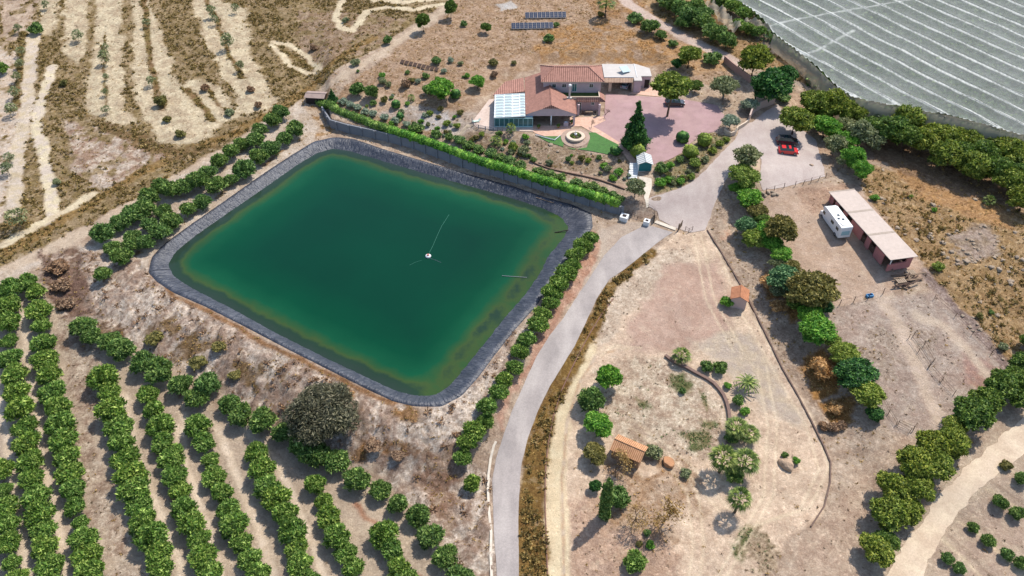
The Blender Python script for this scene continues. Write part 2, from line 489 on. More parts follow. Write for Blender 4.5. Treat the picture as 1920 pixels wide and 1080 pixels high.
# ---- sand area right of the road
zone([(1270,432),(1325,430),(1350,480),(1400,560),(1440,640),(1500,740),(1560,860),(1545,960),(1480,1010),(1400,1110),(975,1110),(985,1000),(1010,850),(1060,740),(1110,640),(1150,560),(1200,500)], S(232,206,178), S(213,186,160), .3, .4, .5, .07, dict(dark=.16, straw=.06))
zone([(1215,470),(1290,460),(1300,540),(1240,560),(1170,590),(1150,640),(1110,650),(1140,560)], S(227,207,183), S(205,182,158), .6, .6, .7, .07, dict(dark=.5))
zone([(1240,500),(1350,490),(1375,570),(1370,640),(1270,660),(1170,655),(1180,600),(1220,560)], S(190,158,138), S(200,170,150), .7, 1.0, .25, .04, dict(dark=.05))
zone([(1290,640),(1400,620),(1480,740),(1500,800),(1420,760),(1330,670)], S(196,178,160), S(206,186,160), .8, 1.0, .3, .05, dict(dark=.05))
zone([(1060,930),(1120,940),(1250,1000),(1300,1110),(1080,1110)], S(204,172,146), S(190,160,138), 1, .8, .7, .09, dict(dark=.5, straw=.1))
zone([(1150,860),(1290,860),(1330,960),(1290,1030),(1180,1010),(1130,960)], S(184,150,118), S(206,180,154), 1.2, .9, .8, .09, dict(straw=.35, dark=.4, orange=.15), cover=.6)
zone([(1110,690),(1240,665),(1340,730),(1360,800),(1340,850),(1240,860),(1120,800)], S(226,208,182), S(196,172,148), 1, .8, .9, .1, dict(dark=.45, straw=.12, weed=.12))
for p in ([(1255,712),(1275,708),(1290,725),(1286,738),(1262,735)], [(1315,790),(1345,780),(1348,800),(1320,806)], [(1285,815),(1330,808),(1335,825),(1300,845),(1285,840)], [(1310,735),(1330,745),(1335,770),(1318,760)],
          [(1380,990),(1400,972),(1425,985),(1415,1030),(1390,1060),(1372,1040)], [(1190,742),(1215,748),(1220,765),(1198,762)]):
    zone(p, S(112,116,74), S(150,138,100), .8, .5, .9, .05, dict(weed=6.0), cover=.8)
zone([(1420,970),(1480,1000),(1470,1060),(1400,1080),(1380,1060)], S(150,132,104), S(190,168,140), 1, .6, 1, .1, dict(dark=1.6, weed=.6), cover=.55)
zone([(1475,1110),(1495,1050),(1560,1010),(1640,1050),(1630,1110)], S(142,120,110), S(172,148,134), 1, .6, 1, .1, dict(dark=2.0), cover=.75)
linez([(1100,655),(1072,705),(1052,770),(1040,850),(1042,950),(1046,1100)], 3.4, S(230,211,174), S(222,199,162), .25, .4, .12, .03, cd)
linez([(1180,655),(1120,665),(1085,720),(1062,800),(1054,900),(1058,1100)], .5, S(196,164,132), TAN, .1, .2, .1, .02, {})
for p in ([(1185,655),(1135,650),(1108,672)], [(1335,440),(1392,590),(1448,690),(1512,800),(1536,880),(1500,955),(1400,990)], [(1300,440),(1322,560),(1376,660)],
          [(1250,870),(1290,930),(1300,1020),(1290,1100)], [(1180,800),(1250,850),(1300,900),(1350,960)], [(1420,690),(1440,800),(1432,930),(1340,1090)]):
    for off in (0, 1.5):
        P = Gs(p); P = P + np.array([off, off * .2])
        linez(P, .28, S(236,216,184), S(224,202,170), .05, .2, .1, .02, {}, k=.7)
        linez(P + np.array([.45, .1]), .22, S(176,152,128), S(190,166,140), .05, .18, .1, .02, {}, k=.35)
linez([(1222,470),(1180,508),(1142,545),(1120,590),(1100,628),(1078,670),(1050,720),(1025,775),(1008,830),(1000,900),(996,960),(996,1020),(998,1110)], 1.7, S(150,120,68), S(132,102,58), .5, .4, .9, .1, dict(olive=3.2, straw=3.4, orange=.5), w1=4.6)
# ---- strip slope with trees between the sand area and the yard
zone([(1335,400),(1365,330),(1385,330),(1400,380),(1440,470),(1500,570),(1560,640),(1640,790),(1620,840),(1580,800),(1520,760),(1450,640),(1400,560),(1350,470),(1328,430)], S(176,152,130), S(198,176,154), .6, .5, .8, .12, dict(dark=.7, straw=.7), nz=N3)
for p in ([(1505,670),(1545,655),(1575,680),(1570,740),(1530,745),(1512,710)], [(1430,510),(1470,500),(1480,560),(1440,570)], [(1470,560),(1500,560),(1510,590),(1480,600)], [(1540,750),(1600,745),(1600,790),(1560,800)]):
    zone(p, S(186,138,82), S(158,118,70), .7, .5, .9, .1, dict(orange=3.0, straw=1.5))
zone([(1340,410),(1360,415),(1375,450),(1350,455)], S(204,160,132), TAN, .5, .4, .6, .1, {})
# ---- yard, lower yard
zone([(1400,370),(1425,355),(1550,340),(1610,352),(1740,520),(1650,560),(1548,580),(1500,560),(1440,430)], S(198,172,150), S(190,162,138), .4, .5, .3, .04, dict(dark=.05))
zone([(1490,350),(1600,345),(1600,365),(1530,400),(1500,380)], S(196,164,138), S(176,146,124), .7, .6, .6, .05, dict(dark=.4))
zone([(1548,580),(1660,558),(1750,545),(1900,690),(1880,740),(1790,800),(1720,830),(1650,800),(1600,690)], S(190,172,156), S(178,156,140), .4, .6, .6, .07, dict(dark=.5, straw=.15))
zone([(1680,610),(1760,620),(1700,720),(1620,690),(1600,640)], S(176,156,138), S(190,172,154), 1, .6, .9, .08, dict(dark=.9, straw=.5), cover=.6)
zone([(1800,660),(1870,680),(1850,740),(1800,720)], S(184,146,128), S(170,140,128), 1, .8, .5, .05, dict(dark=.3), cover=.7)
linez([(1652,560),(1690,620),(1715,680),(1740,740),(1770,800)], 2.4, S(206,184,164), S(196,174,152), .4, .6, .2, .03, {})
linez([(1720,590),(1780,620),(1850,700)], 1.6, S(208,188,166), S(196,174,152), .4, .6, .2, .03, {})
# right scrub hill
zone([(1600,300),(1700,330),(1930,400),(2000,430),(2000,640),(1905,690),(1860,640),(1790,570),(1745,520),(1690,450),(1625,370)], S(170,140,98), S(188,158,118), .8, .6, .95, .2, dict(straw=1.6, olive=.8, orange=.6, stone=.5))
zone([(1655,280),(1720,320),(1900,400),(1900,430),(1790,400),(1700,350),(1660,310)], S(192,150,102), S(180,142,102), 1, .9, .9, .12, dict(orange=1.1, straw=.8))
zone([(1780,440),(1860,420),(1870,480),(1790,500)], S(180,160,144), S(160,140,118), 1.2, .6, .9, .2, dict(stone=1.5, dark=.3), cover=.7)
linez([(1740,515),(1790,575),(1850,640),(1895,690)], 2.2, S(150,130,122), S(178,158,146), .6, .5, 1, .15, dict(dark=1.2, stone=.8))
# bottom right
zone([(1560,960),(1640,850),(1720,800),(1660,1000),(1620,1110),(1480,1110),(1500,1010)], S(200,176,152), S(184,158,136), .6, .6, .6, .06, dict(dark=.4))
zone([(1700,1110),(1740,1010),(1830,900),(1930,810),(2050,760),(2050,1110)], S(186,162,142), S(200,178,154), .5, .5, .5, .06, dict(dark=.3, orange=.05))
for p in ([(1760,950),(1830,1000),(1930,1090)], [(1820,900),(1880,930),(1960,990)], [(1740,990),(1800,1040),(1860,1100)]):
    linez(p, .5, S(212,188,158), CREAM2, .2, .3, .2, .03, {})
    P = Gs(p); linez(P + np.array([1.0, .8]), .4, S(150,126,106), SOIL2, .2, .3, .4, .03, {})
zone([(1630,1110),(1660,1070),(1690,1020),(1745,940),(1815,862),(1925,772),(2010,715),(2010,775),(1905,876),(1825,942),(1770,1020),(1730,1110)], S(202,182,156), S(190,168,144), .9, 1.2, .4, .04, dict(dark=.1))
# ---- behind and around the house
HB = [(640,170),(835,30),(845,-30),(1180,-30),(1300,60),(1390,120),(1360,160),(1230,150),(1230,120),(1010,118),(900,185),(850,250),(760,265),(620,200)]
zone(HB, S(192,164,138), S(172,142,112), .8, .6, .8, .12, dict(straw=.9, dark=.45, orange=.25))
zone([(1020,55),(1130,40),(1250,75),(1270,118),(1130,118),(1010,115),(1000,90)], S(186,142,92), S(180,148,114), .9, .9, .9, .1, dict(orange=1.3, straw=.5), cover=.7)
zone([(1080,-30),(1200,-30),(1260,60),(1130,50)], S(184,142,96), S(170,138,108), .9, .6, .9, .1, dict(orange=.9, straw=.8), cover=.7)
zone([(1240,70),(1360,100),(1380,130),(1300,140),(1260,120)], S(194,152,106), S(190,158,124), .6, .5, .7, .08, dict(orange=.8))
zone([(700,190),(800,200),(900,215),(880,245),(850,255),(760,225),(690,215)], S(200,186,172), S(184,164,146), .6, .6, .7, .07, dict(dark=.3, straw=.15))
zone([(640,185),(720,170),(790,195),(700,215)], S(204,180,154), S(190,160,134), .8, .6, .5, .06, dict(dark=.15))
zone([(780,215),(840,205),(850,245),(800,248)], S(196,188,182), S(184,172,160), .6, .5, .5, .05, dict(stone=.8))
# garden below the lawn
zone([(880,245),(990,265),(1000,255),(1110,290),(1180,290),(1190,340),(1110,340),(1000,315),(900,290),(850,262)], S(188,166,142), S(164,142,116), .5, .5, .95, .1, dict(straw=.8, dark=1.2, stone=.3, weed=.3))
linez([(995,305),(1030,318),(1080,326),(1130,340),(1175,352)], 1.2, S(200,170,148), S(190,160,138), .1, .3, .3, .03, {})
zone([(930,10),(960,0),(970,15),(940,20)], S(200,196,190), S(190,180,170), .5, .4, .3, .05, {})
zone([(1225,325),(1240,300),(1290,285),(1330,250),(1375,255),(1345,290),(1290,345),(1228,365)], S(172,156,120), S(150,138,98), .3, .3, .95, .08, dict(weed=1.6, straw=1.4, stone=.8))
zone([(1150,345),(1215,370),(1235,405),(1175,412),(1165,385)], S(186,164,144), S(170,148,130), .4, .4, .7, .05, dict(dark=.3))
# upper right
zone([(1180,-30),(1320,-30),(1400,60),(1450,100),(1600,190),(1560,190),(1480,150),(1400,125),(1290,60),(1230,30)], S(186,152,112), S(160,130,88), .5, .5, .8, .1, dict(orange=.8, straw=.6, olive=.4))
zone([(1360,-60),(1425,45),(1485,105),(1560,165),(1600,192),(1700,218),(1930,270),(2300,330),(2300,-60)], S(116,122,98), S(96,104,78), .2, .4, .6, .1, dict(weed=.5))
linez([(1480,150),(1560,188),(1640,208),(1700,228),(1800,250),(1920,285),(2000,300)], 2.4, S(176,160,144), S(164,148,132), .2, .4, .3, .04, {})
linez([(1150,-20),(1180,8),(1215,30),(1250,52),(1290,74),(1330,92),(1365,108),(1395,126)], 3.4, S(206,184,168), S(192,168,152), .3, .4, .2, .03, {})
zone([(1470,160),(1560,215),(1640,260),(1700,300),(1640,300),(1560,310),(1530,290),(1480,225)], S(206,178,150), S(180,150,126), .8, .6, .7, .08, dict(dark=.4, straw=.4))
zone([(1600,235),(1700,270),(1920,350),(1920,395),(1780,360),(1640,300)], S(150,120,92), S(170,138,108), .8, .6, .8, .1, dict(straw=.8, dark=.4))

# ------------------------------------------------------------------ sheets on the ground
SHEET_MASKS = []
def sheet(name, px, mat, lift=.05, jit=.15, step=1.2, curve=True, world=False, attr=None, z=None):
    P = np.array(px) if world else Gs(px)
    # densify and roughen the outline
    out = []
    n = len(P)
    for i in range(n):
        a = P[i]; b = P[(i + 1) % n]
        L = np.hypot(*(b - a)); m = max(1, int(L / .5))
        nrm = np.array([-(b - a)[1], (b - a)[0]]) / (L + 1e-9)
        for j in range(m):
            q = a + (b - a) * j / m
            q = q + nrm * (float(fbm(q[0] * .9, q[1] * .9, 77, 3)) - .5) * 2 * jit
            out.append(q)
    out = np.array(out); n = len(out)
    xs = np.arange(out[:, 0].min(), out[:, 0].max(), step); ys = np.arange(out[:, 1].min(), out[:, 1].max(), step)
    X, Y = np.meshgrid(xs, ys); X = X.ravel(); Y = Y.ravel()
    k = inpoly(X, Y, out); X, Y = X[k], Y[k]
    k = dline(X, Y, out, True) > step * .45; X, Y = X[k], Y[k]
    vs = [Vector((float(a), float(b))) for a, b in out] + [Vector((float(a), float(b))) for a, b in zip(X, Y)]
    r = delaunay_2d_cdt(vs, [], [list(range(n))], 1, 1e-5)
    V = np.array([(v.x, v.y) for v in r[0]])
    zz = (T(V[:, 0], V[:, 1]) + lift) if z is None else np.full(len(V), z)
    F = [f for f in r[2] if len(f) == 3]
    me = mesh_np(name, np.column_stack([V, zz]), np.array(F), mat, True, attr(V) if attr else None)
    me.validate()
    o = link(name, me)
    o['kind'] = 'structure'
    if z is None: SHEET_MASKS.append(out)
    # faces up
    if me.polygons and me.polygons[0].normal.z < 0: me.flip_normals()
    return o

def tracks_mat(name, c1, c2, scale=.5, stretch=(1, 1, 1), c3=None, bmp=.25, rough=.9, speck=.12):
    m, nt, b = newmat(name)
    f = noise_fac(nt, scale, 6, .6, .35, .65)
    c = mixc(nt, f, c1, c2)
    f = noise_fac(nt, scale * 2.2, 3, .5, .45, .75, (0, .7), stretch=stretch)
    c = mixc(nt, f, c, c3 or tuple(v * 1.15 for v in c1))
    f2 = noise_fac(nt, 4, 6, .85, .35, .65, (1 + speck, 1 - speck))
    c = mixc(nt, 1, c, f2, 'MULTIPLY')
    nt.links.new(c, b.inputs['Base Color']); b.inputs['Roughness'].default_value = rough
    b.inputs['Specular IOR Level'].default_value = .2
    bump(nt, b, f2, bmp, .04)
    return m

M_ASPH = tracks_mat('asphalt', S(166,156,150), S(150,141,136), .3, (.6, .12, 1), S(188,178,170), .2, speck=.16)
M_GRAV = tracks_mat('gravel', S(181,167,158), S(170,154,146), .35, (.7, .2, 1), S(192,178,168), .35, speck=.16)
M_PINK = tracks_mat('pink_gravel', S(172,142,138), S(160,130,128), .4, (.5, .5, 1), S(182,148,148), .25, speck=.10)
M_LAWN = tracks_mat('lawn_grass', S(84,122,66), S(72,108,58), 1.2, (1, 1, 1), S(84,134,66), .6, speck=.2)
M_PAVE = tracks_mat('paving', S(212,176,154), S(200,160,138), 1.0, (1, 1, 1), S(220,186,164), .2)
M_DIRT = tracks_mat('dirt_road', S(204,184,160), S(188,166,142), .3, (.8, .8, 1), S(214,196,168), .3, speck=.2)
M_CONC = tracks_mat('pale_concrete', S(214,202,184), S(198,186,170), .8, (1, 1, 1), None, .15)
M_DISC = tracks_mat('disc_paving', S(176,152,136), S(164,140,124), .9, (1, 1, 1), None, .2)

ROADL = [(932,1120),(932,1080),(926,1000),(923,900),(930,860),(943,820),(960,770),(983,720),(1005,670),(1030,630),(1054,600),(1078,562),(1100,530),(1132,480),(1165,445),(1212,421)]
ROADR = [(1262,436),(1237,452),(1205,478),(1170,506),(1143,524),(1118,562),(1100,602),(1077,650),(1052,690),(1030,726),(1009,770),(990,820),(978,870),(975,900),(972,960),(973,1080),(973,1120)]
sheet('road', ROADL + ROADR, M_ASPH, .06, .06)
sheet('driveway', [(1217,372),(1228,368),(1262,357),(1292,346),(1320,322),(1348,292),(1378,262),(1388,236),(1412,228),(1440,206),(1458,196),(1474,216),(1492,236),(1530,262),(1540,300),(1548,332),(1500,343),(1470,352),(1430,358),(1423,340),(1428,300),(1420,284),(1400,290),(1378,318),(1362,336),(1345,370),(1334,402),(1322,432),(1296,436),(1268,428),(1236,412),(1232,396),(1216,388)], M_GRAV, .06, .2)
sheet('courtyard', [(1105,240),(1118,232),(1133,215),(1136,176),(1180,179),(1240,183),(1345,198),(1352,210),(1358,216),(1352,232),(1344,246),(1318,252),(1296,268),(1284,284),(1262,296),(1244,304),(1225,308),(1205,302),(1190,280),(1158,270),(1130,254)], M_PINK, .06, .08)
sheet('lawn', [(1008,256),(1050,256),(1058,262),(1056,276),(1075,281),(1100,277),(1105,264),(1104,249),(1116,249),(1130,257),(1152,268),(1160,272),(1158,285),(1140,290),(1120,286),(1090,281),(1060,277),(1030,268)], M_LAWN, .10, .05, .8)
sheet('path', [(1068,221),(1131,219),(1136,226),(1112,238),(1134,250),(1162,268),(1180,285),(1196,305),(1194,322),(1180,322),(1182,306),(1168,288),(1155,274),(1128,258),(1100,243),(1090,237),(1068,238)], M_PAVE, .08, .03, .8)
sheet('terrace_paving', [(1000,236),(1068,236),(1070,242),(1052,254),(1046,262),(1030,258),(1008,252),(1000,248)], M_PAVE, .08, .03, .8)
sheet('dirt_road', [(1640,1120),(1662,1080),(1690,1030),(1728,978),(1752,942),(1782,906),(1818,870),(1855,836),(1925,780),(2010,722),(2010,768),(1940,832),(1900,868),(1860,900),(1820,935),(1790,970),(1765,1010),(1740,1050),(1720,1120)], M_DIRT, .05, .45)
sheet('gate_slab', [(1226,418),(1231,414),(1268,428),(1266,433)], M_CONC, .14, .0, .5)
sheet('pavement', [(1180,176),(1205,158),(1226,160),(1240,182)], M_PAVE, .07, .03, .8)
sheet('stone_path', [(1196,330),(1222,335),(1222,352),(1216,372),(1222,386),(1212,390),(1208,372),(1206,350)], M_CONC, .05, .05, .8)
_sd = sheet('parking_bay', [(1392,288),(1398,282),(1415,282),(1424,292),(1424,330),(1412,345),(1395,340),(1380,330),(1385,305)], tracks_mat('island_soil', S(170,148,126), S(186,160,136), .8), .12, .1)
_sd.name = 'planting_soil'

# ---- finish ground
mask = np.zeros(len(gx), bool)
for P in SHEET_MASKS:
    b = (gx > P[:, 0].min() - 1) & (gx < P[:, 0].max() + 1) & (gy > P[:, 1].min() - 1) & (gy < P[:, 1].max() + 1)
    i = np.nonzero(b)[0]
    mask[i] |= inpoly(gx[i], gy[i], P) | (dline(gx[i], gy[i], P, True) < .4)
gz = np.empty(len(gx))
for a in range(0, len(gx), 60000):
    gz[a:a + 60000] = T(gx[a:a + 60000], gy[a:a + 60000])
pin = inpoly(gx, gy, RIM) | (dline(gx, gy, RIM, True) < 1.0)
hut = inpoly(gx, gy, W0s([(870,150),(1000,110),(1235,110),(1240,185),(1140,225),(1070,250),(1000,255),(880,252)], 3.2))
rr = np.where(mask | pin | hut, 0, rgh)
# gullies on the bank, hummocks elsewhere
gz += rr * (np.where(rr > .2, (N4 - .5) * 3.0, 0) + (fbm(gx * .55, gy * .55, 21, 4, .6) - .5) * 3.2 + (fbm(gx * 1.7, gy * 1.7, 61, 3, .6) - .5) * 1.4)
col[:, 3] = 1
V = np.column_stack([gx, gy, gz])
ii = (np.arange(NY - 1)[:, None] * NX + np.arange(NX - 1)[None, :]).ravel()
F = np.column_stack([ii, ii + 1, ii + NX + 1, ii + NX])
for k in DEN: DEN[k] = np.where(mask | pin | hut, 0, DEN[k])

mg, nt, b = newmat('ground_soil')
at = N(nt, 'ShaderNodeAttribute', attribute_name='Col'); sp = N(nt, 'ShaderNodeAttribute', attribute_name='spk')
f1 = noise_fac(nt, .18, 8, .62, .3, .7, (.86, 1.12))
c = mixc(nt, 1, at.outputs['Color'], f1, 'MULTIPLY')
f2 = noise_fac(nt, 1.9, 10, .86, .44, .57, (0, 1))
f3 = noise_fac(nt, 1.1, 8, .75, .50, .60, (0, 1))
mm = N(nt, 'ShaderNodeMath', operation='MULTIPLY'); nt.links.new(f2, mm.inputs[0]); nt.links.new(sp.outputs['Fac'], mm.inputs[1])
c1 = mixc(nt, mm.outputs[0], c, mixc(nt, 1, c, (.52, .47, .43), 'MULTIPLY'))
mm2 = N(nt, 'ShaderNodeMath', operation='MULTIPLY'); nt.links.new(f3, mm2.inputs[0]); nt.links.new(sp.outputs['Fac'], mm2.inputs[1])
mm3 = N(nt, 'ShaderNodeMath', operation='MULTIPLY'); nt.links.new(mm2.outputs[0], mm3.inputs[0]); mm3.inputs[1].default_value = .6
c2 = mixc(nt, mm3.outputs[0], c1, mixc(nt, 1, c, (.50, .43, .39), 'MULTIPLY'))
f4 = noise_fac(nt, 5, 6, .85, .3, .7, (1.2, .82))
c3 = mixc(nt, 1, c2, f4, 'MULTIPLY')
f6 = noise_fac(nt, 3.4, 3, .7, .60, .66, (0, .42)); c3 = mixc(nt, f6, c3, mixc(nt, 1, c3, (.42, .36, .32), 'MULTIPLY'))
f7 = noise_fac(nt, 2.7, 4, .8, .60, .68, (0, .5)); c3 = mixc(nt, f7, c3, mixc(nt, 1, c3, (1.3, 1.3, 1.3), 'MULTIPLY'))
f5 = noise_fac(nt, .6, 4, .7, .55, .75, (0, .35))
c3 = mixc(nt, f5, c3, S(226,206,176))
nt.links.new(c3, b.inputs['Base Color']); b.inputs['Roughness'].default_value = .95; b.inputs['Specular IOR Level'].default_value = .1
bump(nt, b, f2, .6, .15)
me = mesh_np('ground', V, F, mg, True, dict(Col=col, spk=spk))
gnd = link('ground', me); gnd['kind'] = 'structure'

# ------------------------------------------------------------------ pond
def resample(P, n):
    P = np.vstack([P, P[:1]]); d = np.r_[0, np.cumsum(np.hypot(*np.diff(P, axis=0).T))]
    t = np.linspace(0, d[-1], n, endpoint=False)
    return np.column_stack([np.interp(t, d, P[:, 0]), np.interp(t, d, P[:, 1])])
def smooth_loop(P, k=3):
    for _ in range(k): P = (np.roll(P, 1, 0) + 2 * P + np.roll(P, -1, 0)) / 4
    return P
no = 900
RO = smooth_loop(resample(RIM, no), 6)
WT = smooth_loop(resample(WAT, no), 6)
# nearest waterline point for each rim point
j = np.array([np.argmin(((WT - p) ** 2).sum(1)) for p in RO])
WI = smooth_loop(WT[j], 12)
cen = WT.mean(0)
rings = []
prof = [(-.30, -.35), (-.22, .06), (0.0, .14), (.12, .10), (.35, -.22), (.65, -.6), (1.0, WZ - .05), (1.35, WZ - .5), (2.2, -2.6)]
rs = np.random.RandomState(3)
wr = fbm(np.arange(no) * .55, np.zeros(no), 3, 3)
for t_, z_ in prof:
    p = RO + (WI - RO) * t_
    zz = np.full(no, z_) + (wr - .5) * (.16 if .05 < t_ < .99 else .06) + (fbm(p[:, 0] * 1.1, p[:, 1] * 1.1, 8, 3) - .5) * .12
    rings.append(np.column_stack([p, zz]))
V = np.vstack(rings); k = len(prof); F = []
a = np.arange(no); bb = (a + 1) % no
for q in range(k - 1):
    F.append(np.column_stack([q * no + a, q * no + bb, (q + 1) * no + bb, (q + 1) * no + a]))
arc = np.r_[0, np.cumsum(np.hypot(*np.diff(RO, axis=0).T))]
fa = np.tile(arc, k); ft = np.repeat([p_[0] for p_ in prof], no)
fold = fbm(fa * 1.5 + ft * .8, ft * 1.2, 5, 4, .65)
ml, nt, b = newmat('pond_liner')
f = noise_fac(nt, .35, 5, .6, .35, .65)
c = mixc(nt, f, S(80,82,90), S(54,57,66))
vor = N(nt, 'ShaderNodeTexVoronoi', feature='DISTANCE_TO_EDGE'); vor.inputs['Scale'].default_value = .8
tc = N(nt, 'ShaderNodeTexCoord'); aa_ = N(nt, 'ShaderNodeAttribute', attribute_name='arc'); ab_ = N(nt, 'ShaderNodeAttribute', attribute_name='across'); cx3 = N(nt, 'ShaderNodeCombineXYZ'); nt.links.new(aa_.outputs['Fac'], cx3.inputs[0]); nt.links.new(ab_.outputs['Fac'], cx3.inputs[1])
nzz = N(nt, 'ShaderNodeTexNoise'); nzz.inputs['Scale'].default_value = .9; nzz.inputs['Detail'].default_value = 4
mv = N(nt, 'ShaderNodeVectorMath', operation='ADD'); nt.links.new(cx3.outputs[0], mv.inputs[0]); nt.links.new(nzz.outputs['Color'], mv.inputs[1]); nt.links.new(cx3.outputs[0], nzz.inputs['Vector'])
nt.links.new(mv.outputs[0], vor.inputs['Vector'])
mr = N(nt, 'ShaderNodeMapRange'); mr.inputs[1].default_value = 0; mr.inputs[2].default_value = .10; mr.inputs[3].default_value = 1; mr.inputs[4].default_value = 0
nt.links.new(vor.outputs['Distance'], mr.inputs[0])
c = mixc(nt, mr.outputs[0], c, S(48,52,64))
f2 = noise_fac(nt, 2.2, 6, .8, .60, .68, (0, .45))
c = mixc(nt, f2, c, S(176,174,180))
nt.links.new(c, b.inputs['Base Color']); b.inputs['Roughness'].default_value = .45; b.inputs['Specular IOR Level'].default_value = .4
fn = N(nt, 'ShaderNodeTexNoise'); fn.inputs['Scale'].default_value = 2.2; fn.inputs['Detail'].default_value = 5; nt.links.new(cx3.outputs[0], fn.inputs['Vector'])
bump(nt, b, fn.outputs[0], 1.0, .35)
me = mesh_np('pond_liner', V, np.vstack(F), ml, True, dict(arc=fa, across=ft))
pl = link('pond_liner', me); tag(pl, 'wrinkled grey plastic liner round the rim of the irrigation pond', 'pond liner')

mw, nt, b = newmat('pond_water')
at = N(nt, 'ShaderNodeAttribute', attribute_name='shore')
nz = noise_fac(nt, .25, 4, .6, .3, .7, (-.5, .5))
ad = N(nt, 'ShaderNodeMath', operation='ADD'); nt.links.new(at.outputs['Fac'], ad.inputs[0]); nt.links.new(nz, ad.inputs[1])
mr = N(nt, 'ShaderNodeMapRange'); mr.inputs[1].default_value = 0; mr.inputs[2].default_value = 14
nt.links.new(ad.outputs[0], mr.inputs[0])
cr = N(nt, 'ShaderNodeValToRGB'); nt.links.new(mr.outputs[0], cr.inputs[0])
K = .54
stops = [(0.0, S(50,66,58,K)), (.10, S(42,66,50,K)), (.14, S(64,86,46,K)), (.175, S(50,86,48,K)), (.27, S(14,84,54,K)), (.5, S(0,72,46,K)), (1.0, S(0,62,42,K))]
cr.color_ramp.elements[0].position = 0; cr.color_ramp.elements[0].color = stops[0][1] + (1,)
cr.color_ramp.elements[1].position = 1; cr.color_ramp.elements[1].color = stops[-1][1] + (1,)
for p_, c_ in stops[1:-1]:
    e = cr.color_ramp.elements.new(p_); e.color = c_ + (1,)
fl = noise_fac(nt, .05, 3, .5, .3, .7)
c = mixc(nt, fl, cr.outputs[0], mixc(nt, 1, cr.outputs[0], (1.25, 1.25, 1.2), 'MULTIPLY'))
nt.links.new(c, b.inputs['Base Color']); b.inputs['Roughness'].default_value = .10; b.inputs['IOR'].default_value = 1.33; b.inputs['Specular IOR Level'].default_value = .26
rp = noise_fac(nt, 1.5, 4, .6, .2, .8); bump(nt, b, rp, .08, .05)
def shore(V):
    d = dline(V[:, 0], V[:, 1], WT, True)
    # sediment: broad olive shallows along the east side
    ex = sst(.0, 1.0, (V[:, 0] * .88 - V[:, 1] * .47 + 60) / 60)
    dE = dline(V[:, 0], V[:, 1], W0s([(1060,425),(1030,475),(985,550),(910,640),(840,725)], WZ))
    near = 1 - sst(2, 9, dE)
    d = np.where(near > 0, d * (1 - .25 * near) + near * 1.9 * (1 - sst(0, 2.5, d)), d)
    return dict(shore=d)
WS = smooth_loop(resample(WAT, 300), 2)
wat = sheet('pond_water', [tuple(p) for p in (WS - cen) * 1.012 + cen], mw, 0, 0, .9, world=True, attr=shore, z=WZ)
wat.name = 'water'
# ------------------------------------------------------------------ foliage
def foliage(name, dark, mid, light, transl=.25, var=.5):
    m, nt, b = newmat(name)
    g = N(nt, 'ShaderNodeNewGeometry')
    cr = N(nt, 'ShaderNodeValToRGB'); nt.links.new(g.outputs['Random Per Island'], cr.inputs[0])
    cr.color_ramp.elements[0].color = tuple(dark) + (1,); cr.color_ramp.elements[1].color = tuple(light) + (1,)
    e = cr.color_ramp.elements.new(.55); e.color = tuple(mid) + (1,)
    oi = N(nt, 'ShaderNodeObjectInfo')
    mr = N(nt, 'ShaderNodeMapRange'); mr.inputs[3].default_value = 0; mr.inputs[4].default_value = var
    nt.links.new(oi.outputs['Random'], mr.inputs[0])
    c = mixc(nt, mr.outputs[0], cr.outputs[0], mixc(nt, 1, cr.outputs[0], (1.5, 1.18, .75), 'MULTIPLY'))
    f = noise_fac(nt, 1.3, 3, .6, .35, .65, (.9, 1.5)); c = mixc(nt, 1, c, f, 'MULTIPLY')
    nt.links.new(c, b.inputs['Base Color']); b.inputs['Roughness'].default_value = .6; b.inputs['Specular IOR Level'].default_value = .25
    tr = N(nt, 'ShaderNodeBsdfTranslucent'); nt.links.new(c, tr.inputs[0])
    mx = N(nt, 'ShaderNodeMixShader'); mx.inputs[0].default_value = transl
    nt.links.new(b.outputs[0], mx.inputs[1]); nt.links.new(tr.outputs[0], mx.inputs[2])
    nt.links.new(mx.outputs[0], nt.nodes['Material Output'].inputs[0])
    return m

